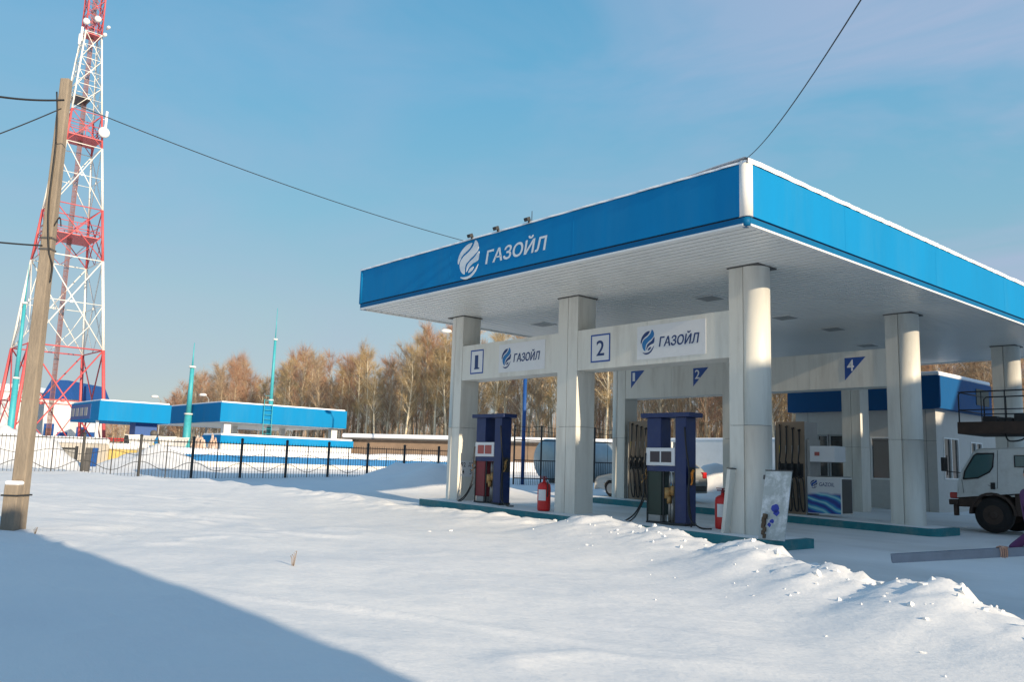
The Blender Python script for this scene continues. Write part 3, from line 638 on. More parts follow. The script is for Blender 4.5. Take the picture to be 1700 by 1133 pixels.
def new_pump(label, u):
    o = thing('multi_hose_dispenser', label, 'fuel pump', (u, 21.55, itop(u, 21.5)), 0, 'beige multi hose dispensers on the back island')
    mb = MB(); mb.box((-.02, -.3, 0), (.86, .3, 2.5)); mb.build('hose_tower', M['beige'], o, .012)
    for sx in (-.045, .862): 
        mb = MB(); mb.box((sx, -.32, 0), (sx+.022, .32, 2.5)); mb.build('side_trim', M['grey'], o)
    mb = MB(); mb.box((.05, -.315, 1.0), (.80, -.302, 1.36)); mb.build('nozzle_holder', M['dark'], o)
    for i in range(4):
        x = .14+i*.19; h = MB()
        hose(h, [(x, -.34, 2.38-.05*i), (x+.02, -.37, 1.8), (x, -.40, 1.42), (x-.02, -.38, 1.1), (x+.03, -.40, .5), (x+.08, -.37, .12), (x+.15, -.36, .2), (x+.12, -.38, .9), (x+.02, -.38, 1.0)], .02)
        h.tube([(x, -.30, 2.42-.05*i), (x, -.36, 2.40-.05*i)], .03, 8)
        ho = h.build('hose', M['black'], o)
        g = MB(); g.tube([(x, -.37, 1.05), (x+.005, -.41, 1.28), (x, -.36, 1.40)], [.03, .035, .022], 8); g.tube([(x, -.40, 1.12), (x+.01, -.47, 1.2), (x, -.42, 1.30)], .009, 6); g.build('nozzle', M['dark'], ho)
        MB().tube([(x+.005, -.385, 1.46), (x, -.37, 1.85)], .016, 8).build('spring_guard', M['yellow' if i == 0 else 'steel'], ho); MB().tube([(x+.01, -.39, .45), (x, -.385, .95)], .014, 8).build('spring_guard', M['steel'], ho)
    c = MB(); c.box((.90, -.3, .06), (1.86, .3, 1.02)); cb = c.build('cabinet', M['white_trim'], o, .012)
    c = MB(); c.box((.915, -.308, .08), (1.845, -.302, 1.0)); pr = c.build('printed_front', M['waves'], cb)
    c = MB(); c.box((1.862, -.26, .10), (1.868, .26, .98)); c.build('side_cover', M['dkgrey'], cb)
    emblem('emblem', [M['letter_blue'], M['sign_blue']], pr, 1.0, .72, .20, .23, -.309, .002)
    lettering('lettering', 'GAZOIL', M['letter_blue'], pr, 1.25, 1.68, .78, .88, -.309, .1, .008, t=.002)
    c = MB(); c.box((.90, -.28, 1.02), (.98, .28, 2.02)); c.box((.985, .18, 1.02), (1.86, .22, 1.05)); c.build('support_post', M['grey'], o)
    c = MB(); c.box((.985, -.29, 1.42), (1.70, .29, 1.84)); hd = c.build('display_head', M['sign_white'], o, .012)
    c = MB(); c.box((1.13, -.2965, 1.58), (1.27, -.2915, 1.68)); c.build('screen', M['red_screen'], hd)
    return o
np1 = new_pump('beige four hose dispenser beside a white cabinet printed with blue waves', at_v(1290, 800, 21.25).x)
np2 = copy_tree(np1); ux = at_v(1044, 800, 21.25).x; np2.location = (ux, 21.55, itop(ux, 21.5))
np2['label'] = 'beige four hose dispenser half hidden behind the open fronted blue pump'

# ------------------------------------------------------------------ fire extinguishers
def extinguisher(label, u, v):
    o = thing('fire_extinguisher', label, 'fire extinguisher', (u, v, itop(u, v)), 0, 'large red fire extinguishers on the near island')
    mb = MB(); mb.lathe([(.13, .01), (.155, .03), (.16, .08), (.16, .58), (.145, .645), (.09, .685), (.04, .70), (.04, .74)], 24); mb.build('cylinder', M['red'], o)
    mb = MB(); mb.tube([(0, 0, .74), (0, 0, .80)], .035, 10); mb.box((-.13, -.02, .78), (.10, .02, .80)); mb.box((-.15, -.018, .825), (.06, .018, .84)); mb.tube([(0, 0, .80), (0, 0, .83)], .02, 8); mb.build('valve_head', M['dark_red'], o)
    mb = MB(); hose(mb, [(.04, 0, .78), (.14, -.05, .74), (.19, -.06, .60), (.18, -.06, .35)], .014); mb.build('hose', M['black'], o)
    mb = MB(); vs = []; fs = []
    for i in range(9):
        q = R(-100+i*9); vs += [(.1625*math.cos(q), .1625*math.sin(q), .26), (.1625*math.cos(q), .1625*math.sin(q), .52)]
    fs = [(2*i, 2*i+2, 2*i+3, 2*i+1) for i in range(8)]; mb.add(vs, fs, 0, True); mb.build('label_plate', M['sign_white'], o)
    return o
e_u = at_v(903, 830, 14.45).x
extinguisher('red fire extinguisher standing alone on the snow beside the middle column', e_u, 14.45)
e_u2 = at_v(1200, 830, 14.95).x
extinguisher('red fire extinguisher half hidden behind the leaning panel and end column', e_u2, 14.95)

# ------------------------------------------------------------------ panels leaning on the end column
pan = mat('snowy_panel', (0.42, 0.45, 0.44), 0.6, var=0.12, scale=5, dirt=(0.85, 0.86, 0.88), dirt_amt=1.0)
p = at_v(1284, 893, 14.12)
o = thing('metal_sheet', 'grey metal panel crusted with snow leaning on the front of the end column', 'panel', (p.x, 14.12, itop(p.x, 14.12)))
o.rotation_euler = (R(-13), 0, 0); o.location.y = 14.10
mb = MB(); mb.box((-.30, -.012, 0), (.24, .012, 1.28)); bd = mb.build('sheet', pan, o, .004)
mb = MB(); mb.box((-.31, -.02, 1.282), (.25, .02, 1.30)); mb.box((-.335, -.02, 1.12), (-.303, .02, 1.2)); mb.build('edge_strip', M['dkgrey'], bd)
mb = MB()
for (cx, cz, s) in ((-.02, .58, .07), (.02, .5, .05), (-.06, .34, .035), (-.1, .27, .03)):
    pts = [(cx+s*(1+.5*rnd.random())*math.cos(q), cz+s*1.3*(.6+.7*rnd.random())*math.sin(q)) for q in [2*math.pi*i/9 for i in range(9)]]; mb.prism(pts, 'y', -.016, -.0125)
mb.build('paint_stain', mat('blue_stain', (.03, .05, .35), .5), bd)
mb = MB()
for i in range(7): 
    x = -.29+rnd.uniform(0, .1); mb.box((x, -.03-.01*i, .02+i*.06), (x+.06, -.013, .10+i*.06))
mb.build('splintered_edge', mat('splinter', (.12, .08, .05), .9, var=.4), bd)
p = at_v(1204, 885, 14.3)
o = thing('metal_sheet', 'narrow beige panel seen edge on leaning against the left of the end column', 'panel', (p.x-.02, 14.3, itop(p.x, 14.3))); o.rotation_euler = (0, R(7), 0)
mb = MB(); mb.box((-.05, -.05, 0), (.03, .75, 1.25)); bd = mb.build('sheet', M['white_panel'], o, .006)
mb = MB(); mb.box((-.055, -.055, 1.252), (.035, .755, 1.27)); mb.build('edge_strip', M['dkgrey'], bd)

# ------------------------------------------------------------------ kiosk
kc = at_d(1557, 853, 31); KU, KV = -13.1, 32.0
kz0 = gz(KU, KV)
kb = thing('station_kiosk', 'grey walled station kiosk with a dark blue fascia behind the pumps', 'kiosk', (KU-3, KV, kz0)); ko = Vector(kb.location)
KL = at_v(1322, 760, KV).x; KBK = KV+5.2
def kbox(mb, a, b, mi=0): return mb.box(Vector(a)-ko, Vector(b)-ko, mi)
zf0 = at_v(1400, 683, KV-.25).z; zf1 = zf0+1.2
# front wall with openings
def uf(x): return at_v(x, 760, KV).x
def zf(x, y): return at_v(x, y, KV).z
dx0, dx1 = uf(1358), uf(1402); wx0, wx1 = uf(1446), uf(1487); wz0, wz1 = zf(1462, 797), zf(1462, 726); dz1 = zf(1380, 722)
mb = MB()
for a in ((KL, dx0, kz0-.2, zf0), (dx0, dx1, dz1, zf0), (dx1, wx0, kz0-.2, zf0), (wx0, wx1, kz0-.2, wz0), (wx0, wx1, wz1, zf0), (wx1, KU, kz0-.2, zf0)): kbox(mb, (a[0], KV, a[2]), (a[1], KV+.2, a[3]))
# side wall (+x) with two windows
def vs_(x): return at_u(x, 760, KU).y
sw = [(vs_(1567), vs_(1592), 797, 728), (vs_(1612), vs_(1631), 790, 731)]
szs = [(at_u(1580, a[2], KU).z, at_u(1580, a[3], KU).z) for a in sw]
VE = vs_(1668)
cur = KV+.2
for (a0, a1, _, _), (z0, z1) in zip(sw, szs):
    kbox(mb, (KU-.2, cur, kz0-.2), (KU, a0, zf0)); kbox(mb, (KU-.2, a0, kz0-.2), (KU, a1, z0)); kbox(mb, (KU-.2, a0, z1), (KU, a1, zf0)); cur = a1
kbox(mb, (KU-.2, cur, kz0-.2), (KU, VE, zf0)); kbox(mb, (KL, VE-.2, kz0-.2), (KU-.2, VE, zf0)); kbox(mb, (KL, KV+.2, kz0-.2), (KL+.2, VE-.2, zf0))
wl = mb.build('wall', M['kiosk_wall'], kb)
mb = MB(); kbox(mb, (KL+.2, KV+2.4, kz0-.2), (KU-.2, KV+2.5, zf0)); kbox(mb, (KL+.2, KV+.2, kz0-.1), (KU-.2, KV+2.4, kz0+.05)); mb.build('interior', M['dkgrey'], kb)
mb = MB()
for x in (KL+.55, (dx1+wx0)/2, wx1+.3, KU-.35): kbox(mb, (x-.006, KV-.003, kz0), (x+.006, KV+.05, zf0))
kbox(mb, (KL, KV-.003, kz0+2.55), (KU, KV+.05, kz0+2.56)); mb.build('panel_joint', M['dkgrey'], wl)
def win(x0, x1, z0, z1, name='window', open_=False):
    f = MB(); t_ = .06
    for a in ((x0, x0+t_, z0, z1), (x1-t_, x1, z0, z1), (x0+t_, x1-t_, z0, z0+t_), (x0+t_, x1-t_, z1-t_, z1)): kbox(f, (a[0], KV-.02, a[2]), (a[1], KV+.10, a[3]))
    fo = f.build(name, M['white_trim'] if name == 'window' else M['grey'], kb); g = MB(); kbox(g, (x0+t_, KV+.03, z0+t_), (x1-t_, KV+.045, z1-t_)); g.build('pane', M['glass'], fo); return fo
win(wx0, wx1, wz0, wz1)
d_ = win(dx0, dx0+(dx1-dx0)*.42, kz0+.02, dz1, 'door')
win(dx0+(dx1-dx0)*.45, dx1, kz0+.02, dz1, 'door')
for (a0, a1, _, _), (z0, z1) in zip(sw, szs):
    f = MB(); t_ = .05
    for y0, y1, q0, q1 in ((a0, a0+t_, z0, z1), (a1-t_, a1, z0, z1), (a0+t_, a1-t_, z0, z0+t_), (a0+t_, a1-t_, z1-t_, z1), ((a0+a1)/2-.03, (a0+a1)/2+.03, z0+t_, z1-t_)): kbox(f, (KU-.1, y0, q0), (KU+.02, y1, q1))
    fo = f.build('window', M['white_trim'], kb); g = MB(); kbox(g, (KU-.055, a0+t_, z0+t_), (KU-.04, a1-t_, z1-t_)); g.build('pane', M['glass'], fo)
FL = at_v(1307, 670, KV-.3).x; FE = at_u(1648, 690, KU+.3).y
mb = MB(); kbox(mb, (FL, KV-.3, zf0), (KU+.3, FE, zf1)); mb.build('fascia', M['kiosk_blue'], kb, .02)
mb = MB(); kbox(mb, (FL+.02, KV-.28, zf1), (KU+.28, FE-.02, zf1+.16)); mb.build('roof_snow', M['snow_cap'], kb, .06, 3)
mb = MB(); kbox(mb, (KU+.302, FE-1.6, zf0+.35), (KU+.32, FE-.35, zf0+.98)); mb.build('notice_board', M['dark_green'], kb)
# notices and the cash hatch beside the door
for (x0, x1, y0, y1, mm) in ((1327, 1338, 712, 745, 'grey'), (1340, 1349, 735, 770, 'dkgrey'), (1346, 1353, 778, 790, 'sign_blue')):
    mb = MB(); a = uf(x0); c = uf(x1); z1_ = zf(x0, y0); z0_ = zf(x0, y1); kbox(mb, (a, KV-.012, z0_), (c, KV-.002, z1_)); mb.build('notice', M[mm], kb)
# white annex lean-to beyond
# ------------------------------------------------------------------ lorry with a work platform
TV = 23.75
tc_ = at_v(1648, 850, TV); tg = gz(-8.5, TV)
tr = thing('platform_truck', 'white cabbed truck carrying a railed work platform parked at the right', 'truck', (tc_.x, TV, tg+.02))
X0 = at_v(1590, 800, TV).x-tc_.x            # front of the cab
def tz(y, x=1640): return at_v(x, y, TV).z-tg-.02
RW = .45
zsill = tz(812); zroof = tz(747, 1645); xr = at_v(1672, 800, TV).x-tc_.x
def tp(x, y): q = at_v(x, y, TV); return (q.x-tc_.x, q.z-tg-.02)
prof = [tp(1592, 823), tp(1590, 803), tp(1597, 783), tp(1617, 750), tp(1628, 745), (xr+1.1, zroof+.03), (xr+1.1, zsill)]
mb = MB(); mb.prism(prof, 'y', 0, 1.75); cab = mb.build('cab', M['cab_white'], tr, .05, 3)
sw_ = [tp(1599.5, 796), tp(1602, 783), tp(1617, 757), tp(1622, 754), tp(1650, 753.5), tp(1648, 776), tp(1643, 784), tp(1624, 794)]
def ccw(P): return P if sum(P[i][0]*P[(i+1) % len(P)][1]-P[(i+1) % len(P)][0]*P[i][1] for i in range(len(P))) > 0 else P[::-1]
mb = MB(); mb.prism(ccw(sw_), 'y', -.006, .02); mb.build('side_window', M['cab_glass'], cab)
n_ = len(sw_); mb = MB(); mb.tube([(p[0], -.010, p[1]) for p in sw_]+[(sw_[0][0], -.010, sw_[0][1])], .02, 6); mb.build('window_seal', M['black'], cab)
rw_ = ccw([tp(1685, 776), tp(1684, 757), tp(1702, 757), tp(1702, 776)])
mb = MB(); mb.prism(rw_, 'y', -.006, .02); mb.build('rear_window', M['cab_glass'], cab)
mb = MB(); mb.tube([(p[0], -.010, p[1]) for p in rw_]+[(rw_[0][0], -.010, rw_[0][1])], .015, 6); mb.build('window_seal', M['black'], cab)
a_ = tp(1595, 786); c_ = tp(1617, 752); nx_ = Vector((c_[1]-a_[1], 0, -(c_[0]-a_[0]))).normalized()*-.015
mb = MB(); mb.add([(a_[0]+nx_.x, .12, a_[1]+nx_.z), (a_[0]+nx_.x, 1.63, a_[1]+nx_.z), (c_[0]+nx_.x, 1.55, c_[1]+nx_.z), (c_[0]+nx_.x, .2, c_[1]+nx_.z)], [(0, 1, 2, 3)]); mb.build('windscreen', M['cab_glass'], cab)
mb = MB()
for pts in ([tp(1597, 797), tp(1600, 819)], [tp(1656, 748), tp(1656, 812), tp(1640, 806)]): mb.tube([(p[0], -.003, p[1]) for p in pts], .006, 5)
mb.build('door_seam', M['dkgrey'], cab)
h0 = tp(1645, 813); mb = MB(); mb.box((h0[0], -.02, h0[1]), (h0[0]+.11, -.002, h0[1]+.17)); mb.build('door_handle', M['black'], cab, .01)
m0 = tp(1597, 786); m1 = tp(1569, 783); mb = MB(); mb.tube([(m0[0], 0, m0[1]), (m1[0]+.1, -.1, m1[1])], .014, 6); mb.tube([(m1[0]+.1, -.1, m1[1]-.1), (m1[0]+.1, -.1, m1[1]+.42)], .014, 6); mb.box((m1[0]-.02, -.2, m1[1]), (m1[0]+.06, .0, m1[1]+.36)); mb.build('mirror', M['black'], cab, .02)
mb = MB(); mb.box((X0-.02, .03, .62), (X0+.55, 1.72, zsill+.05)); mb.box((X0-.25, .0, .66), (X0-.02, 1.75, .80)); mb.box((X0-.16, .05, .38), (X0-.06, .2, .66)); mb.build('bumper', M['rust'], tr, .02)
mb = MB(); mb.box((X0-.27, .12, .82), (X0-.04, .42, .98)); mb.build('headlight', M['tail_red'], tr, .03)
mb = MB(); mb.box((X0+.2, .35, .55), (4.6, .55, .78)); mb.box((X0+.2, 1.2, .55), (4.6, 1.4, .78)); mb.build('chassis', M['rust'], tr)
mb = MB(); nA = 14
arch = [(RW*1.25*math.cos(math.pi*i/nA), RW+RW*1.25*math.sin(math.pi*i/nA)) for i in range(nA+1)]+[(RW*1.12*math.cos(math.pi*i/nA), RW+RW*1.12*math.sin(math.pi*i/nA)) for i in range(nA, -1, -1)]
mb.prism(arch, 'y', -.02, .45); mb.build('wheel_arch', M['rust'], tr)
mb = MB(); mb.box((.52, .02, .45), (1.5, .6, 1.25)); mb.build('tool_box', M['rust'], tr, .02)
mb = MB(); mb.box((1.7, .05, .95), (4.6, 1.75, 1.1)); mb.build('load_bed', M['dkgrey'], tr)
for (wx, wy) in ((0, .0), (0, 1.45), (3.2, .0), (3.2, 1.45)):
    mt4 = Matrix.Translation((wx, wy+.02, RW)) @ Matrix.Rotation(R(-90), 4, 'X')
    mb = MB(); mb.lathe([(.25, 0.0), (RW-.05, -.005), (RW, .04), (RW, .22), (RW-.05, .26), (.25, .25)], 30, mtx=mt4); wh = mb.build('wheel', M['tyre'], tr)
    mb = MB(); mb.lathe([(.05, -.03), (.10, -.028), (.12, .05), (.20, .05), (.245, -.004)], 20, mtx=mt4); mb.build('rim', M['rust'], wh)
# platform
px0 = at_v(1590, 700, TV).x-tc_.x; pz0 = tz(721, 1610); pz1 = tz(701, 1610); prz = tz(650, 1640)
mb = MB(); mb.box((px0, -.05, pz0), (4.4, 1.75, pz1)); mb.build('platform_floor', M['rust'], tr, .015)
mb = MB(); mb.box((1.9, .6, 1.1), (2.5, 1.2, pz0)); mb.build('lift_column', M['dkgrey'], tr)
mb = MB()
for y in (-.02, 1.72):
    for x0, x1 in ((px0+.05, px0+1.72), (px0+1.80, 4.35)):
        zm = (pz1+prz)/2-.08
        mb.tube([(x0, y, pz1), (x0, y, prz-.06), (x0+.06, y, prz), (x1-.06, y, prz), (x1, y, prz-.06), (x1, y, pz1)], .019, 6); mb.tube([(x0, y, zm), (x1, y, zm)], .015, 6)
        k = (x1-x0)/3
        for i in (1, 2): mb.tube([(x0+k*i, y, pz1), (x0+k*i, y, prz)], .013, 6)
for z in (prz, (pz1+prz)/2-.08): mb.tube([(px0+.05, -.02, z), (px0+.05, 1.72, z)], .018, 6)
mb.build('railing', M['dark'], tr)
mb = MB()
for (x, w_, h_) in ((.1, .35, .16), (.5, .3, .12), (.85, .25, .2), (1.15, .3, .14)): mb.box((px0+x+.4, .3, pz1+.002), (px0+x+.4+w_, .8, pz1+h_))
mb.build('tool_crate', M['dark'], tr, .02)
mb = MB(); hose(mb, [(px0+1.1, .1, pz0), (px0+1.2, .05, pz0-.18), (px0+1.5, .05, pz0-.15), (px0+1.6, .1, pz0)], .02); mb.build('hose', M['black'], tr)
mb = MB(); mb.box((px0+2.0, 0.02, zroof-.9), (px0+2.9, .5, zroof-.45)); mb.build('fuel_can', M['annex_blue'], tr, .03)

# ------------------------------------------------------------------ parked car behind the second island
cv0 = 24.6; cx0 = at_v(1000, 800, cv0).x-.35
car = thing('parked_car', 'silver hatchback parked behind the back island with its tail to the right', 'car', (cx0, cv0, gz(cx0+2, cv0)+.03))
body = [(0, .32), (.02, .62), (.12, .74), (.95, .90), (1.55, 1.36), (1.9, 1.45), (3.2, 1.44), (3.75, 1.15), (3.95, .95), (4.0, .60), (3.97, .32), (3.55, .30), (3.5, .48), (3.32, .62), (3.1, .62), (2.92, .48), (2.87, .30), (1.13, .30), (1.08, .48), (.9, .62), (.68, .62), (.5, .48), (.45, .30)]
mb = MB(); mb.prism(body[::-1], 'y', 0, 1.62); cb = mb.build('body', M['car_paint'], car, .06, 3)
mb = MB(); mb.prism([(1.12, .92), (1.62, 1.32), (1.95, 1.38), (3.1, 1.37), (3.5, 1.12), (3.5, .95), (1.12, .92)][:-1], 'y', -.008, .02); mb.build('side_window', M['glass'], cb)
mb = MB(); mb.add([(3.30, .14, 1.41), (3.78, .10, 1.14), (3.78, 1.52, 1.14), (3.30, 1.48, 1.41)], [(0, 1, 2, 3)]); 
mb.v = [(a+.018, b_, c+.022) for a, b_, c in mb.v]; mb.build('rear_window', M['glass'], cb)
for y0, y1 in ((-.012, .20), (1.42, 1.632)):
    mb = MB(); mb.box((3.80, y0, .80), (4.012, y1, 1.02)); mb.build('tail_light', M['tail_red'], cb, .02)
mb = MB(); mb.box((3.985, .5, .62), (4.012, 1.12, .74)); mb.build('number_plate', M['sign_white'], cb)
mb = MB(); mb.box((3.90, .02, .34), (4.04, 1.60, .52)); mb.build('bumper', M['dkgrey'], cb, .03)
for (wx, wy) in ((.79, -.01), (.79, 1.42), (3.21, -.01), (3.21, 1.42)):
    mt4 = Matrix.Translation((wx, wy, .31)) @ Matrix.Rotation(R(-90), 4, 'X')
    mb = MB(); mb.lathe([(.19, 0), (.28, 0), (.31, .03), (.31, .17), (.28, .2), (.19, .2)], 26, mtx=mt4); wh = mb.build('wheel', M['tyre'], car)
    mb = MB(); mb.lathe([(.04, -.01), (.17, .01), (.195, -.005)], 18, mtx=mt4); mb.build('rim', M['grey'], wh)

# ------------------------------------------------------------------ tank yard
ty = at_d(905, 770, 41); tz0 = gz(ty.x, ty.y)
tk = thing('storage_tank', 'pale silver cylindrical storage tank lying behind the black yard fence', 'tank', (ty.x, ty.y, tz0))
L_ = 4.6; r_ = .98
ax = Vector((at_d(1018, 770, 43.5)-at_d(905, 770, 41))); ax.z = 0; tk.rotation_euler.z = math.atan2(ax.y, ax.x)
mt4 = Matrix.Translation((0, 0, r_+.25)) @ Matrix.Rotation(R(90), 4, 'Y')
mb = MB(); mb.lathe([(.3, -.14), (r_*.7, -.09), (r_*.93, -.02), (r_, .06), (r_, L_-.06), (r_*.93, L_+.02), (r_*.7, L_+.09), (.3, L_+.14)], 40, mtx=mt4); sh = mb.build('shell', M['tank'], tk)
mb = MB()
for x in (.8, 2.3, 3.8): mb.lathe([(r_+.003, x-.03), (r_+.014, x-.03), (r_+.014, x+.03), (r_+.003, x+.03)], 40, mtx=mt4)
mb.build('weld_band', M['grey'], sh)
mb = MB(); mb.box((.7, -.6, -.2), (1.0, .6, .5)); mb.box((3.6, -.6, -.2), (3.9, .6, .5)); mb.build('saddle', M['dkgrey'], tk)
mb = MB(); mb.lathe([(.28, r_*2+.2), (.28, r_*2+.38), (.10, r_*2+.42)], 16, mtx=Matrix.Translation((2.6, 0, 0))); mb.build('manhole', M['grey'], tk)
vp = at_d(868, 770, 38.5); vt = at_d(876, 622, 38.5)
mb = MB(); zb0 = gz(vp.x, vp.y); mb.tube([(vp.x, vp.y, zb0-.2), (vp.x, vp.y, vt.z)], .085, 12); mb.tube([(vp.x, vp.y, vt.z), (vp.x, vp.y, vt.z+.15)], [.12, .05], 12)
tag(mb.build('vent_pipe', M['annex_blue']), 'tall dark blue vent pipe standing in front of the tank yard', 'pipe')
# black yard fence (tall open frames) in front of the tank
fa = at_d(852, 806, 38); fb = at_d(1030, 808, 38.6)
yf = thing('yard_fence', 'tall black open framed fence in front of the silver tank', 'fence', (fa.x, fa.y, gz(fa.x, fa.y)))
dirv = Vector((fb.x-fa.x, fb.y-fa.y, 0)); Lf = dirv.length; yf.rotation_euler.z = math.atan2(dirv.y, dirv.x)
nP = 4
for i in range(nP+1):
    x = Lf*i/nP; mb = MB(); mb.box((x-.035, -.035, -.2), (x+.035, .035, 2.75)); mb.build('post', M['dark'], yf)
for i in range(nP):
    mb = MB(); a, b_ = Lf*i/nP+.036, Lf*(i+1)/nP-.036
    for z in (.35, 1.15, 2.05): mb.box((a, -.02, z), (b_, .02, z+.045))
    k = 14
    for j in range(1, k): x = a+(b_-a)*j/k; mb.box((x-.009, -.009, .05), (x+.009, .009, 1.15))
    mb.tube([(a, 0, 2.5), ((a+b_)/2, 0, 2.43), (b_, 0, 2.5)], .012, 5); mb.tube([(a, 0, 2.7), ((a+b_)/2, 0, 2.64), (b_, 0, 2.7)], .012, 5)
    mb.box(((a+b_)/2-.008, -.008, 1.15), ((a+b_)/2+.008, .008, 2.70)); mb.build('fence_panel', M['dark'], yf)

# ------------------------------------------------------------------ long iron picket fence on the left
FU = -34.0; pv = [3.0+2.02*k for k in range(13)]
fz = thing('picket_fence', 'black iron picket fence running across the snowy yard on the left', 'fence', (FU, pv[0], gz(FU, pv[0])))
def fzz(v): return gz(FU, v)+.16-fz.location.z
for i, v in enumerate(pv):
    z = fzz(v); mb = MB(); mb.box((-.042, v-pv[0]-.042, z-.25), (.042, v-pv[0]+.042, z+1.42)); mb.lathe([(.06, z+1.421), (.075, z+1.45), (.02, z+1.50)], 8, mtx=Matrix.Translation((0, v-pv[0], 0))); mb.build('post', M['dark'], fz)
for i in range(len(pv)-1):
    a = pv[i]-pv[0]+.055; b_ = pv[i+1]-pv[0]-.055; mb = MB(); z0 = (fzz(pv[i])+fzz(pv[i+1]))/2
    mb.box((-.018, a, z0+1.24), (.018, b_, z0+1.275)); 
    k = 15
    for j in range(k): 
        y = a+(b_-a)*(j+.5)/k; mb.box((-.007, y-.007, z0-.2), (.007, y+.007, z0+1.24)); 
        mb.tube([(0, y, z0+1.27), (0, y, z0+1.36)], [.016, .002], 5)
    ym = (a+b_)/2
    for s1, s2 in ((.28, .62), (.62, .28)):
        pass
    pts = [(0.012, a+(b_-a)*q/16, z0+.30+.16*math.cos(2*math.pi*q/16)) for q in range(17)]; mb.tube(pts, .012, 5)
    pts = [(0.012, a+(b_-a)*q/16, z0+.78-.08*math.cos(2*math.pi*q/16)) for q in range(17)]; mb.tube(pts, .010, 5)
    mb.box((-.012, ym-.018, z0-.2), (.012, ym+.018, z0+1.24))
    mb.build('fence_panel', M['dark'], fz)

# ------------------------------------------------------------------ far station across the yard
FC = {}
def rot_box(mb, a, b, mi=0): mb.box(a, b, mi)
dF = 66.0
pA = at_d(365, 700, dF); zA0 = pA.z; zA1 = at_d(365, 668, dF).z
yB = at_u(575, 708, pA.x).y; x281 = at_v(281, 698, pA.y).x
fc = thing('far_canopy', 'bright blue canopy roof with a steel ladder far across the yard', 'canopy', (pA.x, pA.y, 1.0)); fo_ = Vector(fc.location)
def fbx(mb, a, b): return mb.box(Vector(a)-fo_, Vector(b)-fo_)
mb = MB(); fbx(mb, (x281-4, pA.y, zA0), (pA.x, yB, zA1)); mb.build('fascia', M['blue'], fc)
mb = MB(); fbx(mb, (x281-3.9, pA.y+.1, zA1), (pA.x-.1, yB-.1, zA1+.12)); mb.build('roof_snow', M['snow_cap'], fc, .05)
mb = MB(); fbx(mb, (x281-3.9, pA.y+.1, zA0-.04), (pA.x-.1, yB-.1, zA0-.001)); mb.build('soffit', M['soffit'], fc)
for x in (378, 556):
    y_ = at_u(x, 710, pA.x-.5).y; mb = MB(); fbx(mb, (pA.x-1.1, y_-.28, .3), (pA.x-.55, y_+.28, zA0-.041)); mb.build('column', M['white_wall'], fc)
for x in (390, 470): 
    y_ = at_u(x, 710, pA.x-7).y; mb = MB(); fbx(mb, (pA.x-7.3, y_-.2, .3), (pA.x-6.9, y_+.2, zA0-.041)); mb.build('column', M['white_wall'], fc)
y_ = at_u(443, 690, pA.x).y; mb = MB()
for s_ in (-.35, .35): mb.tube([Vector((pA.x+.25, y_+s_, 2.0))-fo_, Vector((pA.x+.15, y_+s_, zA1+.5))-fo_], .03, 6)
for k in range(12): z = 2.2+k*.38; mb.tube([Vector((pA.x+.2, y_-.35, z))-fo_, Vector((pA.x+.2, y_+.35, z))-fo_], .022, 5)
mb.build('ladder', M['cyan'], fc)
# second far canopy with the dark sign face
pC = at_d(163, 698, 62); zC0 = pC.z; zC1 = at_d(163, 665, 62).z; xl = at_v(117, 693, pC.y).x; yE = at_u(283, 698, pC.x).y
f2 = thing('far_canopy', 'blue canopy roof with a dark lettered end face behind the lattice tower', 'canopy', (pC.x, pC.y, 1.0)); fo_ = Vector(f2.location)
mb = MB(); fbx(mb, (xl, pC.y, zC0), (pC.x, yE, zC1)); mb.build('fascia', M['blue'], f2)
mb = MB(); fbx(mb, (xl+.1, pC.y+.1, zC1), (pC.x-.1, yE-.1, zC1+.12)); mb.build('roof_snow', M['snow_cap'], f2, .05)
mb = MB(); wdt = pC.x-xl; fbx(mb, (xl+.1, pC.y-.03, zC0+.15), (xl+wdt*.72, pC.y-.003, zC1-.15)); sg = mb.build('sign_board', M['annex_blue'], f2)
mb = MB()
for k in range(4): fbx(mb, (xl+.35+k*wdt*.155, pC.y-.05, zC0+.4), (xl+.35+k*wdt*.155+wdt*.10, pC.y-.031, zC1-.4))
mb.build('worn_lettering', M['grey'], sg)
x_ = at_u(246, 720, pC.x-.8).y; mb = MB(); fbx(mb, (pC.x-2.2, x_-.95, .2), (pC.x-.9, x_+.65, zC0-.002)); mb.build('column', M['annex_blue'], f2)
mb = MB(); yy_ = at_u(160, 720, pC.x-.5).y; fbx(mb, (pC.x-.7, yy_-.08, .2), (pC.x-.5, yy_+.1, zC0-.002)); mb.build('column', M['white_wall'], f2)
# small blue and yellow sign board standing in front of the dark column
p = at_d(254, 735, 57); q = thing('sign_post', 'small blue notice with a yellow triangle before the dark column', 'sign', (p.x, p.y, p.z-1.6)); q.rotation_euler.z = YAW
mb = MB(); mb.box((-.05, 0, 0), (.05, .1, 1.3)); mb.build('post', M['white_wall'], q)
mb = MB(); mb.box((-.32, -.02, 1.0), (.32, .02, 1.95)); bdn = mb.build('board', M['mid_blue'], q)
mb = MB(); mb.prism([(-.18, 1.35), (.18, 1.35), (0, 1.68)], 'y', -.03, -.021); mb.build('triangle', M['yellow'], bdn)
mb = MB(); mb.lathe([(.05, 1.96), (.20, 2.05), (.24, 2.2), (.18, 2.36), (.05, 2.42)], 12); mb.build('lamp_head', M['dkgrey'], q)
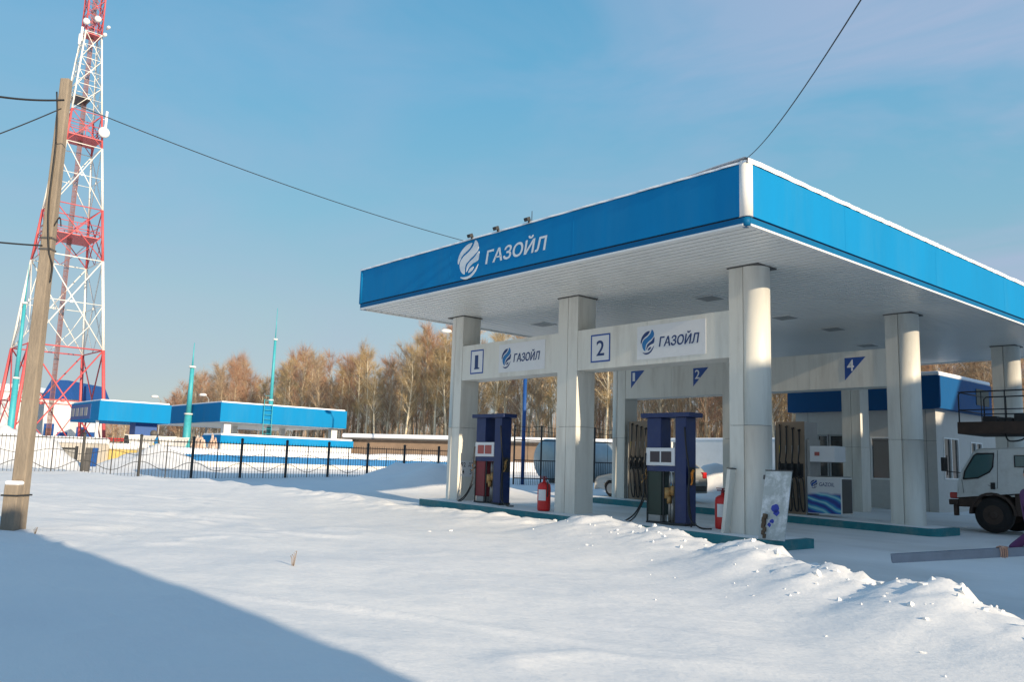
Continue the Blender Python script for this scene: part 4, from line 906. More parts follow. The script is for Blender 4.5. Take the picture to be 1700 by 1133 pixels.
# low white building with the blue roof band
pL = at_d(365, 742, 60); zl0, zl1 = at_d(365, 736, 60).z, at_d(365, 723, 60).z
yR = at_u(586, 748, pL.x).y; x390 = -.0
lb_ = thing('low_building', 'low white building with a bright blue roof band below the far canopy', 'building', (pL.x, pL.y, .8)); fo_ = Vector(lb_.location)
mb = MB(); fbx(mb, (pL.x-3.2, pL.y+.1, .3), (pL.x-.12, yR-.1, zl0)); mb.build('wall', M['white_wall'], lb_)
mb = MB(); fbx(mb, (pL.x-3.4, pL.y, zl0), (pL.x, yR, zl1)); mb.build('roof_band', M['blue'], lb_)
mb = MB(); fbx(mb, (pL.x-3.35, pL.y+.05, zl1), (pL.x-.05, yR-.05, zl1+.15)); mb.build('roof_snow', M['snow_cap'], lb_, .06)
# white yard wall with blue stripe
w0 = at_d(264, 790, 50); w1 = at_d(752, 790, 53)
ww = thing('yard_wall', 'long low white wall with a blue stripe behind the picket fence', 'wall', (w0.x, w0.y, .3)); dv = w1-w0; dv.z = 0; Lw = dv.length; ww.rotation_euler.z = math.atan2(dv.y, dv.x)
zs0 = at_d(264, 764, 50).z-.3; zs1 = at_d(264, 752, 50).z-.3; zst = at_d(264, 742, 50).z-.3
mb = MB(); mb.box((0, 0, -.3), (Lw, .3, zs0)); mb.build('lower_wall', M['white_wall'], ww)
mb = MB(); mb.box((0, -.02, zs0), (Lw, .3, zs1)); mb.build('stripe', M['mid_blue'], ww)
mb = MB(); vs = []; nW = 120
for i in range(nW+1):
    x = Lw*i/nW; hh = .34+.10*float(fbm(np.array([x*.5]), np.array([3.]), 5, 3)[0])
    vs += [(x, -.04-.02*rnd.random(), zs1-.02), (x, -.05, zs1+hh*.6), (x, .12, zs1+hh), (x, .34, zs1+hh*.5)]
mb.add(vs, [(i*4+j, (i+1)*4+j, (i+1)*4+j+1, i*4+j+1) for i in range(nW) for j in range(3)], 0, True); mb.build('wall_snow', M['snow_cap'], ww)
# long brown shed with snow on its roof
s0 = at_d(575, 745, 68); s1 = at_d(1060, 745, 62)
sh_ = thing('long_shed', 'long low brown shed under thick snow in front of the birch wood', 'shed', (s0.x, s0.y, .5)); dv = s1-s0; dv.z = 0; Ls = dv.length; sh_.rotation_euler.z = math.atan2(dv.y, dv.x)
za = at_d(640, 746, 67).z-.5; zb_ = at_d(640, 731, 67).z-.5; zc_ = at_d(640, 724, 67).z-.5
mb = MB(); mb.box((0, 0, -.5), (Ls, 5, zb_)); mb.build('wall', M['brick'], sh_)
mb = MB(); mb.box((-.3, -.4, zb_+.002), (Ls+.3, 5.3, zb_+.10)); mb.build('eaves', M['dkgrey'], sh_)
mb = MB(); mb.box((-.28, -.42, zb_+.102), (Ls+.28, 5.28, zc_+.12)); mb.build('roof_snow', M['snow_cap'], sh_, .12, 3)
mb = MB(); mb.box((0, -.35, -.1), (Ls, -.1, za*.62)); mb.build('snow_drift', M['snow_cap'], sh_, .1, 3)
# white wall to the right of the shed
s0 = at_d(1064, 790, 52); s1 = at_d(1345, 790, 44)
wh_ = thing('white_wall', 'plain tall white wall bright behind the pumps and the parked car', 'wall', (s0.x, s0.y, .3)); dv = s1-s0; dv.z = 0; wh_.rotation_euler.z = math.atan2(dv.y, dv.x)
zt_ = at_d(1180, 731, 48).z-.3
mb = MB(); mb.box((0, 0, -.4), (dv.length, .3, zt_)); mb.build('wall_panel', M['white_wall'], wh_)
mb = MB(); mb.box((-.02, -.03, zt_+.001), (dv.length, .33, zt_+.14)); mb.build('wall_snow', M['snow_cap'], wh_, .05, 3)

# white buildings with blue roofs behind the tower
def hut(label, xa, xb, ytop, ybase, d, roofpx, roofm, gable, dp=8):
    a = at_d(xa, ybase, d); b_ = at_d(xb, ybase, d); o = thing('white_building', label, 'building', (a.x, a.y, 1.0), YAW); wd = (b_-a).length
    z1 = at_d((xa+xb)/2, ytop, d).z-1; rz_ = at_d((xa+xb)/2, roofpx, d).z-1
    mb = MB(); mb.box((0, 0, -1), (wd, dp, z1)); mb.build('wall', M['white_wall'], o)
    mb = MB()
    if gable: mb.prism([(-.4, z1), (wd+.4, z1), (wd*.80, rz_), (wd*.2, rz_)], 'y', -.3, dp+.3)
    else: mb.box((-.3, -.3, z1), (wd+.3, dp+.3, rz_))
    mb.build('roof', M[roofm], o)
    nW = max(2, int(wd/2.6))
    for k in range(nW):
        x = wd*(k+.5)/nW; mb = MB(); h0 = (.3 if k % 2 else 1.2); mb.box((x-.55, -.04, h0), (x+.55, -.002, min(z1-.6, h0+2.2))); wn = mb.build('door' if k % 2 else 'window', M['annex_blue'], o)
        mb = MB(); mb.box((x-.35, -.06, h0+.7), (x+.35, -.041, min(z1-.8, h0+1.7))); mb.build('pane', M['glass'], wn)
    return o
hut('white building with a snowy roof half cut off at the left edge', -60, 44, 648, 745, 96, 636, 'snow_cap', True)
hut('white building with a steep blue roof seen through the tower legs', 66, 112, 662, 745, 92, 630, 'annex_blue', True)
hut('small white and blue building just right of the tower foot', 124, 158, 700, 745, 88, 692, 'snow_cap', False, 1.0)
p = at_d(143, 668, 80); o = thing('blue_tank', 'small blue box raised beside the right tower leg', 'box', (p.x, p.y, p.z), YAW)
mb = MB(); mb.box((-.35, 0, 0), (.4, .6, 1.5)); mb.build('body', M['annex_blue'], o, .03); mb = MB(); mb.box((-.05, .2, -6.5), (.05, .3, 0)); mb.build('post', M['dkgrey'], o)

# yard clutter behind the fence
def clutter(name, label, cat, x0, x1, y0, y1, d, depth, m_, build=None):
    a = at_d(x0, y1, d); b_ = at_d(x1, y1, d); o = thing(name, label, cat, (a.x, a.y, a.z), YAW); wd = (b_-a).length; ht = at_d(x0, y0, d).z-a.z
    if build: build(o, wd, ht, depth)
    else:
        mb = MB(); mb.box((0, 0, -.6), (wd, depth, ht)); mb.build('body', M[m_], o, .03)
        mb = MB(); mb.box((-.05, -.05, ht+.002), (wd+.05, depth+.05, ht+.35)); mb.build('snow_cover', M['snow_cap'], o, .14, 3)
    return o
def grey_gate(o, wd, ht, dp):
    mb = MB(); mb.box((.1, 0, .05), (wd-.1, .06, ht)); mb.build('sheet', M['grey'], o)
    mb = MB()
    for x in (0, wd-.1): mb.box((x, -.02, -.6), (x+.098, .08, ht+.15))
    mb.box((.1, -.02, ht+.001), (wd-.1, .07, ht+.08)); mb.build('frame', M['dark'], o)
clutter('sheet_gate', 'grey sheet metal gate in a dark frame behind the picket fence', 'gate', 60+2, 133-8, 745, 780, 38, .1, 'grey', grey_gate)
def lean_board(o, wd, ht, dp):
    mb = MB(); mb.box((0, 0, -.3), (wd*.55, .05, ht), mtx=Matrix.Rotation(R(-8), 4, 'X')); mb.build('board', M['dkgrey'], o)
    mb = MB(); mb.box((wd*.6, -.02, ht*.3), (wd, .05, ht), mtx=Matrix.Rotation(R(-8), 4, 'X')); mb.build('blue_sheet', M['annex_blue'], o)
clutter('leaning_boards', 'dark boards and a blue sheet propped on the picket fence post', 'boards', 135, 156, 743, 788, 36.3, .1, 'dkgrey', lean_board)
clutter('snowy_stack', 'pale block stack under snow left of the red beam', 'stack', 72, 150, 735, 752, 44, 2, 'plaster')
clutter('board_stack', 'yellowish board stack under snow behind the picket fence', 'boards', 160, 212, 746, 768, 46, 2, 'wood_yellow')
clutter('steel_bin', 'grey bin standing right of the yellowish boards', 'bin', 214, 232, 745, 765, 47, 1, 'grey')
def tipper(o, wd, ht, dp):
    mb = MB(); mb.prism([(wd*.18, 0), (wd*.82, 0), (wd, ht), (0, ht)], 'y', 0, 2.2); mb.build('skip_body', M['white_wall'], o, .03)
    mb = MB(); mb.box((wd*.25, .2, -.8), (wd*.35, 1.9, -.002)); mb.box((wd*.65, .2, -.8), (wd*.75, 1.9, -.002)); mb.build('leg', M['dkgrey'], o)
clutter('skip', 'cream skip container left of the dark blue column', 'skip', 206, 234, 722, 738, 54, 2, 'white_wall', tipper)
clutter('skip', 'cream skip container right of the dark blue column', 'skip', 262, 291, 725, 740, 54, 2, 'white_wall', tipper)
def beam_red(o, wd, ht, dp):
    mb = MB(); mb.box((0, 0, 0), (wd, .3, ht)); mb.build('boom', M['red'], o, .02)
    mb = MB(); mb.box((wd*.2, .05, -1.8), (wd*.24, .25, -.002)); mb.box((wd*.85, .05, -1.8), (wd*.89, .25, -.002)); mb.build('trestle', M['dkgrey'], o)
    mb = MB(); mb.prism([(wd+.002, -.1), (wd*1.18, -.5), (wd*1.06, ht+.2), (wd+.002, ht+.2)], 'y', .0, .3); mb.build('end_bracket', M['dark'], o)
clutter('red_boom', 'long red boom resting above the snow left of the skip', 'boom', 162, 206, 727, 732, 52, .3, 'red', beam_red)
for k, (x0, x1, y0, lb) in enumerate(((316, 342, 726, 'pinkish rubble heap behind the yard wall'), (346, 360, 724, 'small snowy rubble heap beside the low building'))):
    a = at_d(x0, 745, 57); b_ = at_d(x1, 745, 57); bmh = MB(); c = (a+b_)/2; wd = (b_-a).length; ht = at_d(x0, y0, 57).z-.5
    n = 14; vs = []
    for i in range(n+1):
        for j in range(n+1):
            u = (i/n-.5)*2; v = (j/n-.5)*2; h = max(0, 1-u*u)*max(0, 1-v*v); vs.append((c.x+u*wd*.7, c.y+v*wd*.7, .4+ht*h**.5*(1+.35*(rnd.random()-.5))))
    bmh.add(vs, [(i*(n+1)+j, (i+1)*(n+1)+j, (i+1)*(n+1)+j+1, i*(n+1)+j+1) for i in range(n) for j in range(n)]); tag(bmh.build('rubble_heap', mat('rubble%d' % k, (.45, .33, .26), .9, var=.4, scale=2, dirt=(.8, .8, .8), dirt_amt=.8)), lb, 'rubble')

# ------------------------------------------------------------------ masts and lamps
def mast(label, xb, yb, xt, yt, d, r):
    b_ = at_d(xb, yb, d); z1 = z_on(b_, xt, yt); H_ = z1-.5
    o = thing('lightning_mast', label, 'mast', (b_.x, b_.y, .5), 0, 'turquoise lightning masts across the yard'); mb = MB()
    mb.tube([(0, 0, -.5), (0, 0, H_*.42)], [r, r*.8], 12); mb.tube([(0, 0, H_*.42), (0, 0, H_*.80)], [r*.62, r*.45], 12); mb.build('shaft', M['cyan'], o)
    mb = MB(); mb.lathe([(r*.95, H_*.42-.06), (r*.95, H_*.42+.06)], 12); mb.lathe([(r*.8, H_*.80-.06), (r*.8, H_*.80+.08)], 12); mb.build('flange', M['twhite'], o)
    mb = MB(); mb.tube([(0, 0, H_*.80), (0, 0, H_)], [r*.22, r*.08], 8); mb.build('spike', M['cyan'], o); return o
mast('tall turquoise lightning mast rising over the far ladder canopy', 446, 720, 461, 512, 74, .24)
mast('shorter turquoise lightning mast between the two far canopies', 310, 720, 329, 570, 70, .36)
mast('turquoise lightning mast at the left edge beside the tower leg', 14, 740, 52, 440, 60, .24)
def lamp(label, x, y, d, xp, size=.9):
    h_ = at_d(x, y, d); p = at_d(xp, y, d); o = thing('street_lamp', label, 'street lamp', (p.x, p.y, .5), 0, 'street lamps behind the yard')
    dx = h_-p; dx.z = 0; z = h_.z-.5; mb = MB(); mb.tube([(0, 0, -.6), (0, 0, z-.4)], .06, 8); mb.build('pole', M['grey'], o)
    mb = MB(); mb.tube([(0, 0, z-.4), (dx.x*.5, dx.y*.5, z-.08), (dx.x, dx.y, z)], .035, 6); mb.build('arm', M['grey'], o)
    e = Vector((dx.x, dx.y, z)); u_ = dx.normalized()
    mb = MB(); mb.tube([e-u_*size*.4, e-u_*size*.2, e+u_*size*.2, e+u_*size*.45], [.06, .14, .15, .05], 10); mb.build('lamp_head', M['white_trim'], o); return o
lamp('white street lamp head above the left far canopy roof', 257, 659, 85, 268)
lamp('white street lamp head just right of the shorter mast', 337, 656, 85, 347)
lamp('white street lamp head close against the first portal column', 741, 550, 60, 757)

# ------------------------------------------------------------------ lattice tower
TD = 75; tb = at_d(79, 730, TD); TZ = .6
tw = thing('lattice_tower', 'tall red and white lattice radio tower with dishes at the left', 'tower', (tb.x, tb.y, TZ), YAW+.74)
def zt(y, x=150): return z_on(tb, x, y)-TZ
def hw(z): return max(.7, 3.0-.0765*(z+TZ-10))
bands = [(zt(730)-1.5, zt(585), 'tred'), (zt(585), zt(438), 'twhite'), (zt(438), zt(353), 'tred'), (zt(353), zt(250), 'twhite'), (zt(250), zt(195), 'tred'), (zt(195), zt(58), 'twhite'), (zt(58), zt(-60), 'tred'), (zt(-60), zt(-130), 'twhite')]
NEXT = 0
for z0, z1, mm in bands:
    mb = MB(); a0, a1 = hw(z0), hw(z1); cs = ((-1, -1), (1, -1), (1, 1), (-1, 1)); h_ = z1-z0
    nb = max(1, int(round(h_/(a0+a1)/1.25)))
    rl = .14*(a0+a1)/9+.05
    for sx, sy in cs: mb.tube([(sx*a0, sy*a0, z0), (sx*a1, sy*a1, z1)], rl, 8)
    for k in range(nb):
        q0 = z0+h_*k/nb; q1 = z0+h_*(k+1)/nb; b0, b1 = hw(q0), hw(q1); qm = (q0+q1)/2; bm__ = hw(qm); rb = rl*.42
        for i in range(4):
            c0, c1 = cs[i], cs[(i+1) % 4]
            A = Vector((c0[0]*b0, c0[1]*b0, q0)); B = Vector((c1[0]*b0, c1[1]*b0, q0)); A1 = Vector((c0[0]*b1, c0[1]*b1, q1)); B1 = Vector((c1[0]*b1, c1[1]*b1, q1))
            mb.tube([A, B1], rb, 5); mb.tube([B, A1], rb, 5); mb.tube([A1, B1], rb, 5)
            Am = (A+A1)/2; Bm = (B+B1)/2; mb.tube([Am, Bm], rb*.7, 5)
            if b0 > 2.2:
                mb.tube([(A+B)/2, (A*.75+B1*.25)], rb*.6, 5); mb.tube([(A+B)/2, (B*.75+A1*.25)], rb*.6, 5); mb.tube([Am, (A*.75+B1*.25)], rb*.6, 5); mb.tube([Bm, (B*.75+A1*.25)], rb*.6, 5)
            mb.box((Am+Bm)/2-Vector((rb*2, rb*2, rb*2)), (Am+Bm)/2+Vector((rb*2, rb*2, rb*2)))
    mb.build('lattice_section', M[mm], tw)
mb = MB(); mb.box((-.20, -.04, 0), (-.16, .04, zt(-100))); mb.box((.16, -.04, 0), (.20, .04, zt(-100)))
for k in range(int(zt(-100)/.5)): mb.box((-.16, -.02, k*.5), (.16, .02, k*.5+.05))
for x in (-.10, .0, .09): mb.tube([(x, -.05, 0), (x, -.05, zt(-60))], .032, 6)
mb.build('cable_ladder', M['cable'], tw)
for yy, mm in ((236, 'tred'), (400, 'tred'), (60, 'tred'), (170, 'dkgrey')):
    z = zt(yy); a = hw(z)*(1.0 if yy != 400 else .9); mb = MB()
    mb.box((-a*1.02, -a*1.02, z-.08), (a*1.02, a*1.02, z)) if yy != 170 else mb.box((-a, -a, z-.05), (a*.3, a, z))
    if mm == 'tred':
        for zz in (.55, 1.1):
            for s_ in (-1, 1): mb.tube([(-a, s_*a, z+zz), (a, s_*a, z+zz)], .035, 5); mb.tube([(s_*a, -a, z+zz), (s_*a, a, z+zz)], .035, 5)
        for x in (-1, 0, 1):
            for s_ in (-1, 1): mb.tube([(x*a, s_*a, z), (x*a, s_*a, z+1.1)], .03, 5)
    mb.build('platform', M[mm], tw)
def dish(x, y, r, px):
    z = zt(y); a = hw(z); mt4 = Matrix.Translation((px*a, -a-.5, z)) @ Matrix.Rotation(R(90), 4, 'X')
    mb = MB(); mb.lathe([(r*.6, -.25), (r, 0), (r, .12), (r*.85, .22), (r*.4, .30)], 20, mtx=mt4); mb.tube([(px*a, -a, z), (px*a, -a-.45, z)], .05, 6); mb.build('dish', M['white_trim'], tw)
dish(172, 225, .50, 1.0); dish(162, 38, .30, .1); dish(140, 48, .30, -1.25); dish(186, 60, .18, 1.15); dish(190, 46, .16, 1.5)
for (px, y, l) in ((1.25, 200, 1.6), (-1.5, 68, 1.4), (-1.6, 78, 1.0)):
    z = zt(y); a = hw(z); mb = MB(); mb.box((px*a-.10, -a-.25, z-l/2), (px*a+.10, -a-.1, z+l/2)); mb.tube([(px*a*.8, -a, z), (px*a, -a-.1, z)], .04, 5); mb.build('panel_antenna', M['white_trim'], tw, .03)

# ------------------------------------------------------------------ concrete pole and wires
PDs = 13.6
pb = at_d(28, 866, PDs); pt = Vector((pb.x, pb.y, z_on(pb, 116, 133)))
gzp = hz(pb.x, pb.y)
po = thing('utility_pole', 'tall weathered concrete pole with a stub post at its foot in snow', 'utility pole', (pb.x, pb.y, gzp), YAW)
off = pt-pb; H_ = pt.z-gzp; lx = off.dot(rt0); ly = off.dot(fw)
mb = MB(); w0_, w1_ = .112, .078
vs = []
for z, hw_ in ((-.4, w0_*1.02), (H_*.5, (w0_+w1_)/2), (H_, w1_)):
    t_ = max(0, z/H_); ox, oy = lx*t_, ly*t_
    vs += [(ox-hw_, oy-hw_*.9, z), (ox+hw_, oy-hw_*.9, z), (ox+hw_, oy+hw_*.9, z), (ox-hw_, oy+hw_*.9, z)]
mb.add(vs, [(0, 3, 2, 1), (8, 9, 10, 11)]+[(b0+i, b0+(i+1) % 4, b0+4+(i+1) % 4, b0+4+i) for b0 in (0, 4) for i in range(4)]); sh0 = mb.build('shaft', M['concrete'], po, .02)
mb = MB(); mb.box((-.10, -.29, -.4), (.12, -.114, .70)); st = mb.build('stub_post', M['concrete'], po, .015)
mb = MB(); mb.box((-.11, -.30, .69), (.13, -.115, .76)); mb.build('stub_snow', M['snow_cap'], st, .045, 3)
mb = MB()
for z in (.52,):
    for q in (((-.132, -.304, z), (.132, -.291, z+.025)), ((-.132, .114, z), (.132, .127, z+.025)), ((-.134, -.291, z), (-.121, .114, z+.025)), ((.119, -.291, z), (.132, .114, z+.025))): mb.box(*q)
mb.build('steel_band', M['dark'], po)
for f_ in (.625, .60): 
    mb = MB(); z = H_*f_; k = w0_+(w1_-w0_)*f_+.006; ox, oy = lx*f_, ly*f_; mb.box((ox-k, oy-k, z), (ox+k, oy-k+.014, z+.03)); mb.box((ox-k, oy+k-.014, z), (ox+k, oy+k, z+.03)); mb.box((ox-k, oy-k, z), (ox-k+.014, oy+k, z+.03)); mb.box((ox+k-.014, oy-k, z), (ox+k, oy+k, z+.03)); mb.build('clamp', M['dkgrey'], po)
mb = MB(); kx = lambda f_: lx*f_
hose(mb, [(-.10, -.08, H_*.965), (-.03, -.10, H_*.90), (.0, -.10, H_*.83), (.0, -.105, H_*.7), (.08, -.10, H_*.6), (.13, -.03, H_*.565), (.12, -.03, H_*.53)], .013)
hose(mb, [(.09, -.05, H_*.655), (.17, -.05, H_*.675), (.21, -.05, H_*.655)], .011)
mb.build('cable', M['black'], po)
def wire(label, pts3, r=.011, group=None, sag=.0):
    a, b_ = Vector(pts3[0]), Vector(pts3[-1]); n = 26; mb = MB()
    pts = [a.lerp(b_, i/n)-Vector((0, 0, sag*4*(i/n)*(1-i/n))) for i in range(n+1)]
    mb.tube(pts, [r[0]+(r[1]-r[0])*i/n for i in range(n+1)] if isinstance(r, tuple) else r, 6); return tag(mb.build('overhead_wire', M['black']), label, 'wire', group)
def pole_at(fr): return pb+Vector((0, 0, 0))+off*fr
wire('thin wire drooping from the pole top to the canopy front', (at_d(122, 172, PDs), Vector((at_v(768, 396, VB).x, VB+.02, ZT+.02))), .008, sag=.13)
wire('dark cable running left from just below the pole top', (at_d(106, 166, PDs-.15), at_d(-150, 122, PDs-2)), .017, sag=.12)
wire('thin wire slanting down left from the upper pole', (at_d(102, 180, PDs-.15), at_d(-200, 288, PDs-1)), .010, sag=.06)
wire('dark cable running left from the middle of the pole', (at_d(70, 408, PDs-.15), at_d(-200, 374, PDs-2)), .014, sag=.04)
cor = Vector((UB-.05, VB+.05, ZT+.06))
far = at_d(1441, -100, 4.5)
wire('dark cable rising from the near canopy corner out of the picture top', (cor, cor+(far-cor)*1.6), (.007, .003), sag=.28)

# dry weed stalks poking through the snow
for k, (x, y, h_) in enumerate(((488, 893, .16), (60, 858, .10))):
    p = at_d(x, y, 10.3 if k == 0 else 13.0); z = hz(p.x, p.y); mb = MB()
    for q in range(4): mb.tube([(p.x+q*.012, p.y, z-.03), (p.x+q*.02-.02, p.y+.01*q, z+h_*(.5+.2*q)), (p.x+q*.035-.05, p.y, z+h_*(.7+.12*q))], .004, 4)
    tag(mb.build('weed_stalk', M['twig']), ['dry weed stalk poking from the open snow field', 'dry weed stalk poking from the snow beside the concrete pole'][k], 'weed')

# ------------------------------------------------------------------ the wood
def make_tree(seed, H_, spread, lo, tw_m, bark, name, label, cat):
    r = random.Random(seed); o = thing(name, label, cat, (0, 0, 0), 0, 'bare trees of the wood behind the station')
    tb_ = MB(); tg_ = MB(); lean = Vector((r.uniform(-.03, .03), r.uniform(-.03, .03), 1))
    def axis(z): return Vector((lean.x*z+.12*math.sin(z*.5+seed), lean.y*z+.12*math.cos(z*.43+seed), z))
    n = 9; tb_.tube([axis(H_*.96*i/n) for i in range(n+1)], [max(.02, .165*(1-i/n)**.7*H_/14) for i in range(n+1)], 6)
    def twigs(p, d, ln, cnt):
        for _ in range(cnt):
            q = p+d*ln*r.uniform(.15, 1.05); e = (d*.9+Vector((r.gauss(0, .42), r.gauss(0, .42), r.gauss(.35, .35)))).normalized()*r.uniform(.5, 1.6)
            s = e.cross(Vector((r.gauss(0, 1), r.gauss(0, 1), r.gauss(0, 1)))).normalized()*r.uniform(.005, .0105)
            e2 = q+e; k = e*.55+Vector((0, 0, -.05)); o_ = len(tg_.v)
            tg_.add([q-s, q+s, q+k+s*.7, q+k-s*.7, e2+Vector((r.gauss(0, .08), r.gauss(0, .08), -.08))], [(0, 1, 2, 3), (3, 2, 4)])
    nl = 34
    for i in range(nl):
        f_ = lo+(1-lo)*(i+r.random())/nl; z = H_*f_*.95; a = r.uniform(0, 2*math.pi); up = r.uniform(.7, 1.6)
        d = Vector((math.cos(a), math.sin(a), up)).normalized(); ln = spread*.92*(1.15-f_*.80)*r.uniform(.6, 1.2)*(.55+.45*min(1, (f_-lo)*6))
        p = axis(z); pts = [p, p+d*ln*.4+Vector((0, 0, .02*ln)), p+d*ln*.75+Vector((0, 0, .12*ln)), p+d*ln+Vector((0, 0, .22*ln))]
        rr = .052*(1.2-f_)*H_/14; tb_.tube(pts, [rr, rr*.75, rr*.5, .012], 4, cap=False)
        for k in range(6):
            t_ = r.uniform(.25, 1.0); q = pts[0].lerp(pts[3], t_); dd = (d+Vector((r.gauss(0, .6), r.gauss(0, .6), r.gauss(.1, .35)))).normalized(); l2 = ln*.42*r.uniform(.5, 1.1)
            tb_.tube([q, q+dd*l2*.5+Vector((0, 0, .04)), q+dd*l2], [rr*.42, rr*.3, .008], 3, cap=False)
            twigs(q, dd, l2*1.2, 9)
        twigs(pts[2], d, ln*.4, 9)
    twigs(axis(H_*.86), Vector((0, 0, 1)), H_*.14, 50)
    tb_.build('trunk', M[bark], o); tg_.build('crown', M[tw_m], o); return o
protos = [make_tree(1, 14.5, 3.4, .36, 'twig', 'birch', 'birch_tree', 'bare pale trunked birch in the wood', 'tree'),
          make_tree(2, 16.5, 3.2, .42, 'twig_gold', 'birch', 'birch_tree', 'tall bare golden twigged birch in the wood', 'tree'),
          make_tree(3, 12.5, 3.0, .26, 'twig_red', 'aspen', 'alder_tree', 'bare reddish brown tree in the wood', 'tree'),
          make_tree(4, 13.5, 3.3, .30, 'twig', 'aspen', 'alder_tree', 'bare dull brown tree in the wood', 'tree'),
          make_tree(5, 11.0, 2.6, .20, 'twig_red', 'aspen', 'alder_tree', 'short bushy reddish tree in the wood', 'tree'),
          make_tree(6, 15.5, 2.9, .45, 'twig_gold', 'birch', 'birch_tree', 'slim bare birch with a high crown in the wood', 'tree')]
def ftop(x):          # picture height of the tree tops
    return np.interp(x, [150, 230, 270, 283, 300, 325, 345, 365, 380, 400, 420, 440, 470, 500, 517, 540, 560, 580, 597, 620, 650, 680, 700, 720, 740, 800, 1300, 1450, 1560, 1750], [688, 690, 672, 655, 640, 622, 606, 615, 594, 605, 632, 632, 600, 583, 566, 590, 604, 598, 577, 600, 600, 568, 548, 570, 545, 545, 530, 545, 575, 560])
def fheight(x): return np.interp(x, [270, 440, 560, 1450, 1750], [.8, 1, 1, 1, .8])
used = set(); spots = []
r2 = random.Random(99)
xs = list(np.linspace(150, 280, 32))+list(np.linspace(283, 745, 115))+list(np.linspace(750, 1330, 84))+list(np.linspace(1335, 1745, 60))
for i, x in enumerate(xs):
    x = x+r2.uniform(-4, 4); v = 60+(i % 4)*5.5+r2.uniform(-2, 2.5); p = at_v(x, 760, v); spots.append((x, p.x, v))
for i, (x, u, v) in enumerate(spots):
    k = r2.choice((0, 0, 1, 1, 2, 3, 3, 4, 5, 5)) if x > 420 else r2.choice((0, 2, 3, 4))
    if k not in used: o = protos[k]; used.add(k)
    else: o = copy_tree(protos[k])
    ht = z_on(Vector((u, v, 0)), x, float(ftop(x)))-.4; s = ht/(14.5, 16.5, 12.5, 13.5, 11.0, 15.5)[k]*(r2.choice((1.0, 1.02, .9, .8, .72)) if i % 4 else r2.uniform(.92, 1.04))
    # keep the tree line at the heights seen against the sky: farther trees on the left are no taller
    o.location = (u, v, .4); o.rotation_euler.z = r2.uniform(0, 6.28); w_ = min(s, .75+.3*s); o.scale = (w_*r2.uniform(.9, 1.15), w_*r2.uniform(.9, 1.15), s)
for k, o in enumerate(protos):
    if k not in used: o.location = (-60-8*k, 72, .4)
# undergrowth and the deep of the wood behind the first trees: one mass nobody could count
mb = MB(); r3 = random.Random(5)
for i in range(26000):
    x = r3.uniform(150, 1760); v = r3.uniform(57, 80); p = at_v(x, 760, v); h_ = r3.uniform(1.0, 5.5)*(1 if x > 280 else .8)*(r3.random()**.3); a = r3.uniform(0, 6.28)
    b0 = Vector((p.x, v, .35)); e = Vector((r3.gauss(0, .5), r3.gauss(0, .5), h_)); s = Vector((math.cos(a), math.sin(a), 0))*r3.uniform(.012, .03)*(1+(v-57)*.03)
    zz = r3.uniform(0, h_*.5); b0 = b0+Vector((0, 0, zz)); k = e*.5
    mb.add([b0-s, b0+s, b0+k+s*.6, b0+k-s*.6, b0+e], [(0, 1, 2, 3), (3, 2, 4)], i % 3)
kind(mb.build('undergrowth', [M['twig'], M['twig_red'], M['twig_gold']]), 'stuff')
mb = MB(); r3 = random.Random(6)
for i in range(5200):
    x = r3.uniform(140, 1780); v = r3.uniform(82, 112); p = at_v(x, 760, v); h_ = r3.uniform(6, 12)*(float(fheight(x)) if x > 270 else .8); a = r3.uniform(0, 6.28)
    ln = Vector((r3.gauss(0, .35), r3.gauss(0, .35), h_)); s = Vector((math.cos(a), math.sin(a), 0))*r3.uniform(.04, .13); b0 = Vector((p.x, v, .3))
    mb.add([b0-s, b0+s, b0+ln*.6+s*.6, b0+ln*.6-s*.6, b0+ln], [(0, 1, 2, 3), (3, 2, 4)], i % 2)
    for j in range(7):
        q = b0+ln*r3.uniform(.25, .98); e = Vector((r3.gauss(0, .9), r3.gauss(0, .9), r3.uniform(.2, 1.6))); s2 = Vector((-e.y, e.x, .1)).normalized()*r3.uniform(.02, .05)
        mb.add([q-s2, q+s2, q+e], [(0, 1, 2)], i % 2)
kind(mb.build('far_wood', [M['wood_mass'], M['twig']]), 'stuff')
mb = MB(); nxx = 220; vs = []
for i in range(nxx+1):
    x = 130+(1800-130)*i/nxx; p = at_v(x, 760, 116); hh = (5.0*float(fheight(x)) if x > 270 else 2.2)*(1+.25*(r3.random()-.5)); wv = r3.uniform(-1.5, 1.5)
    vs += [(p.x, 116+wv, -.5), (p.x, 116+wv*.6, hh*.6), (p.x, 117.5+wv*.3, hh), (p.x, 122, -.5)]
mb.add(vs, [(i*4+j, (i+1)*4+j, (i+1)*4+j+1, i*4+j+1) for i in range(nxx) for j in range(3)]); kind(mb.build('deep_wood', M['wood_mass']), 'stuff')

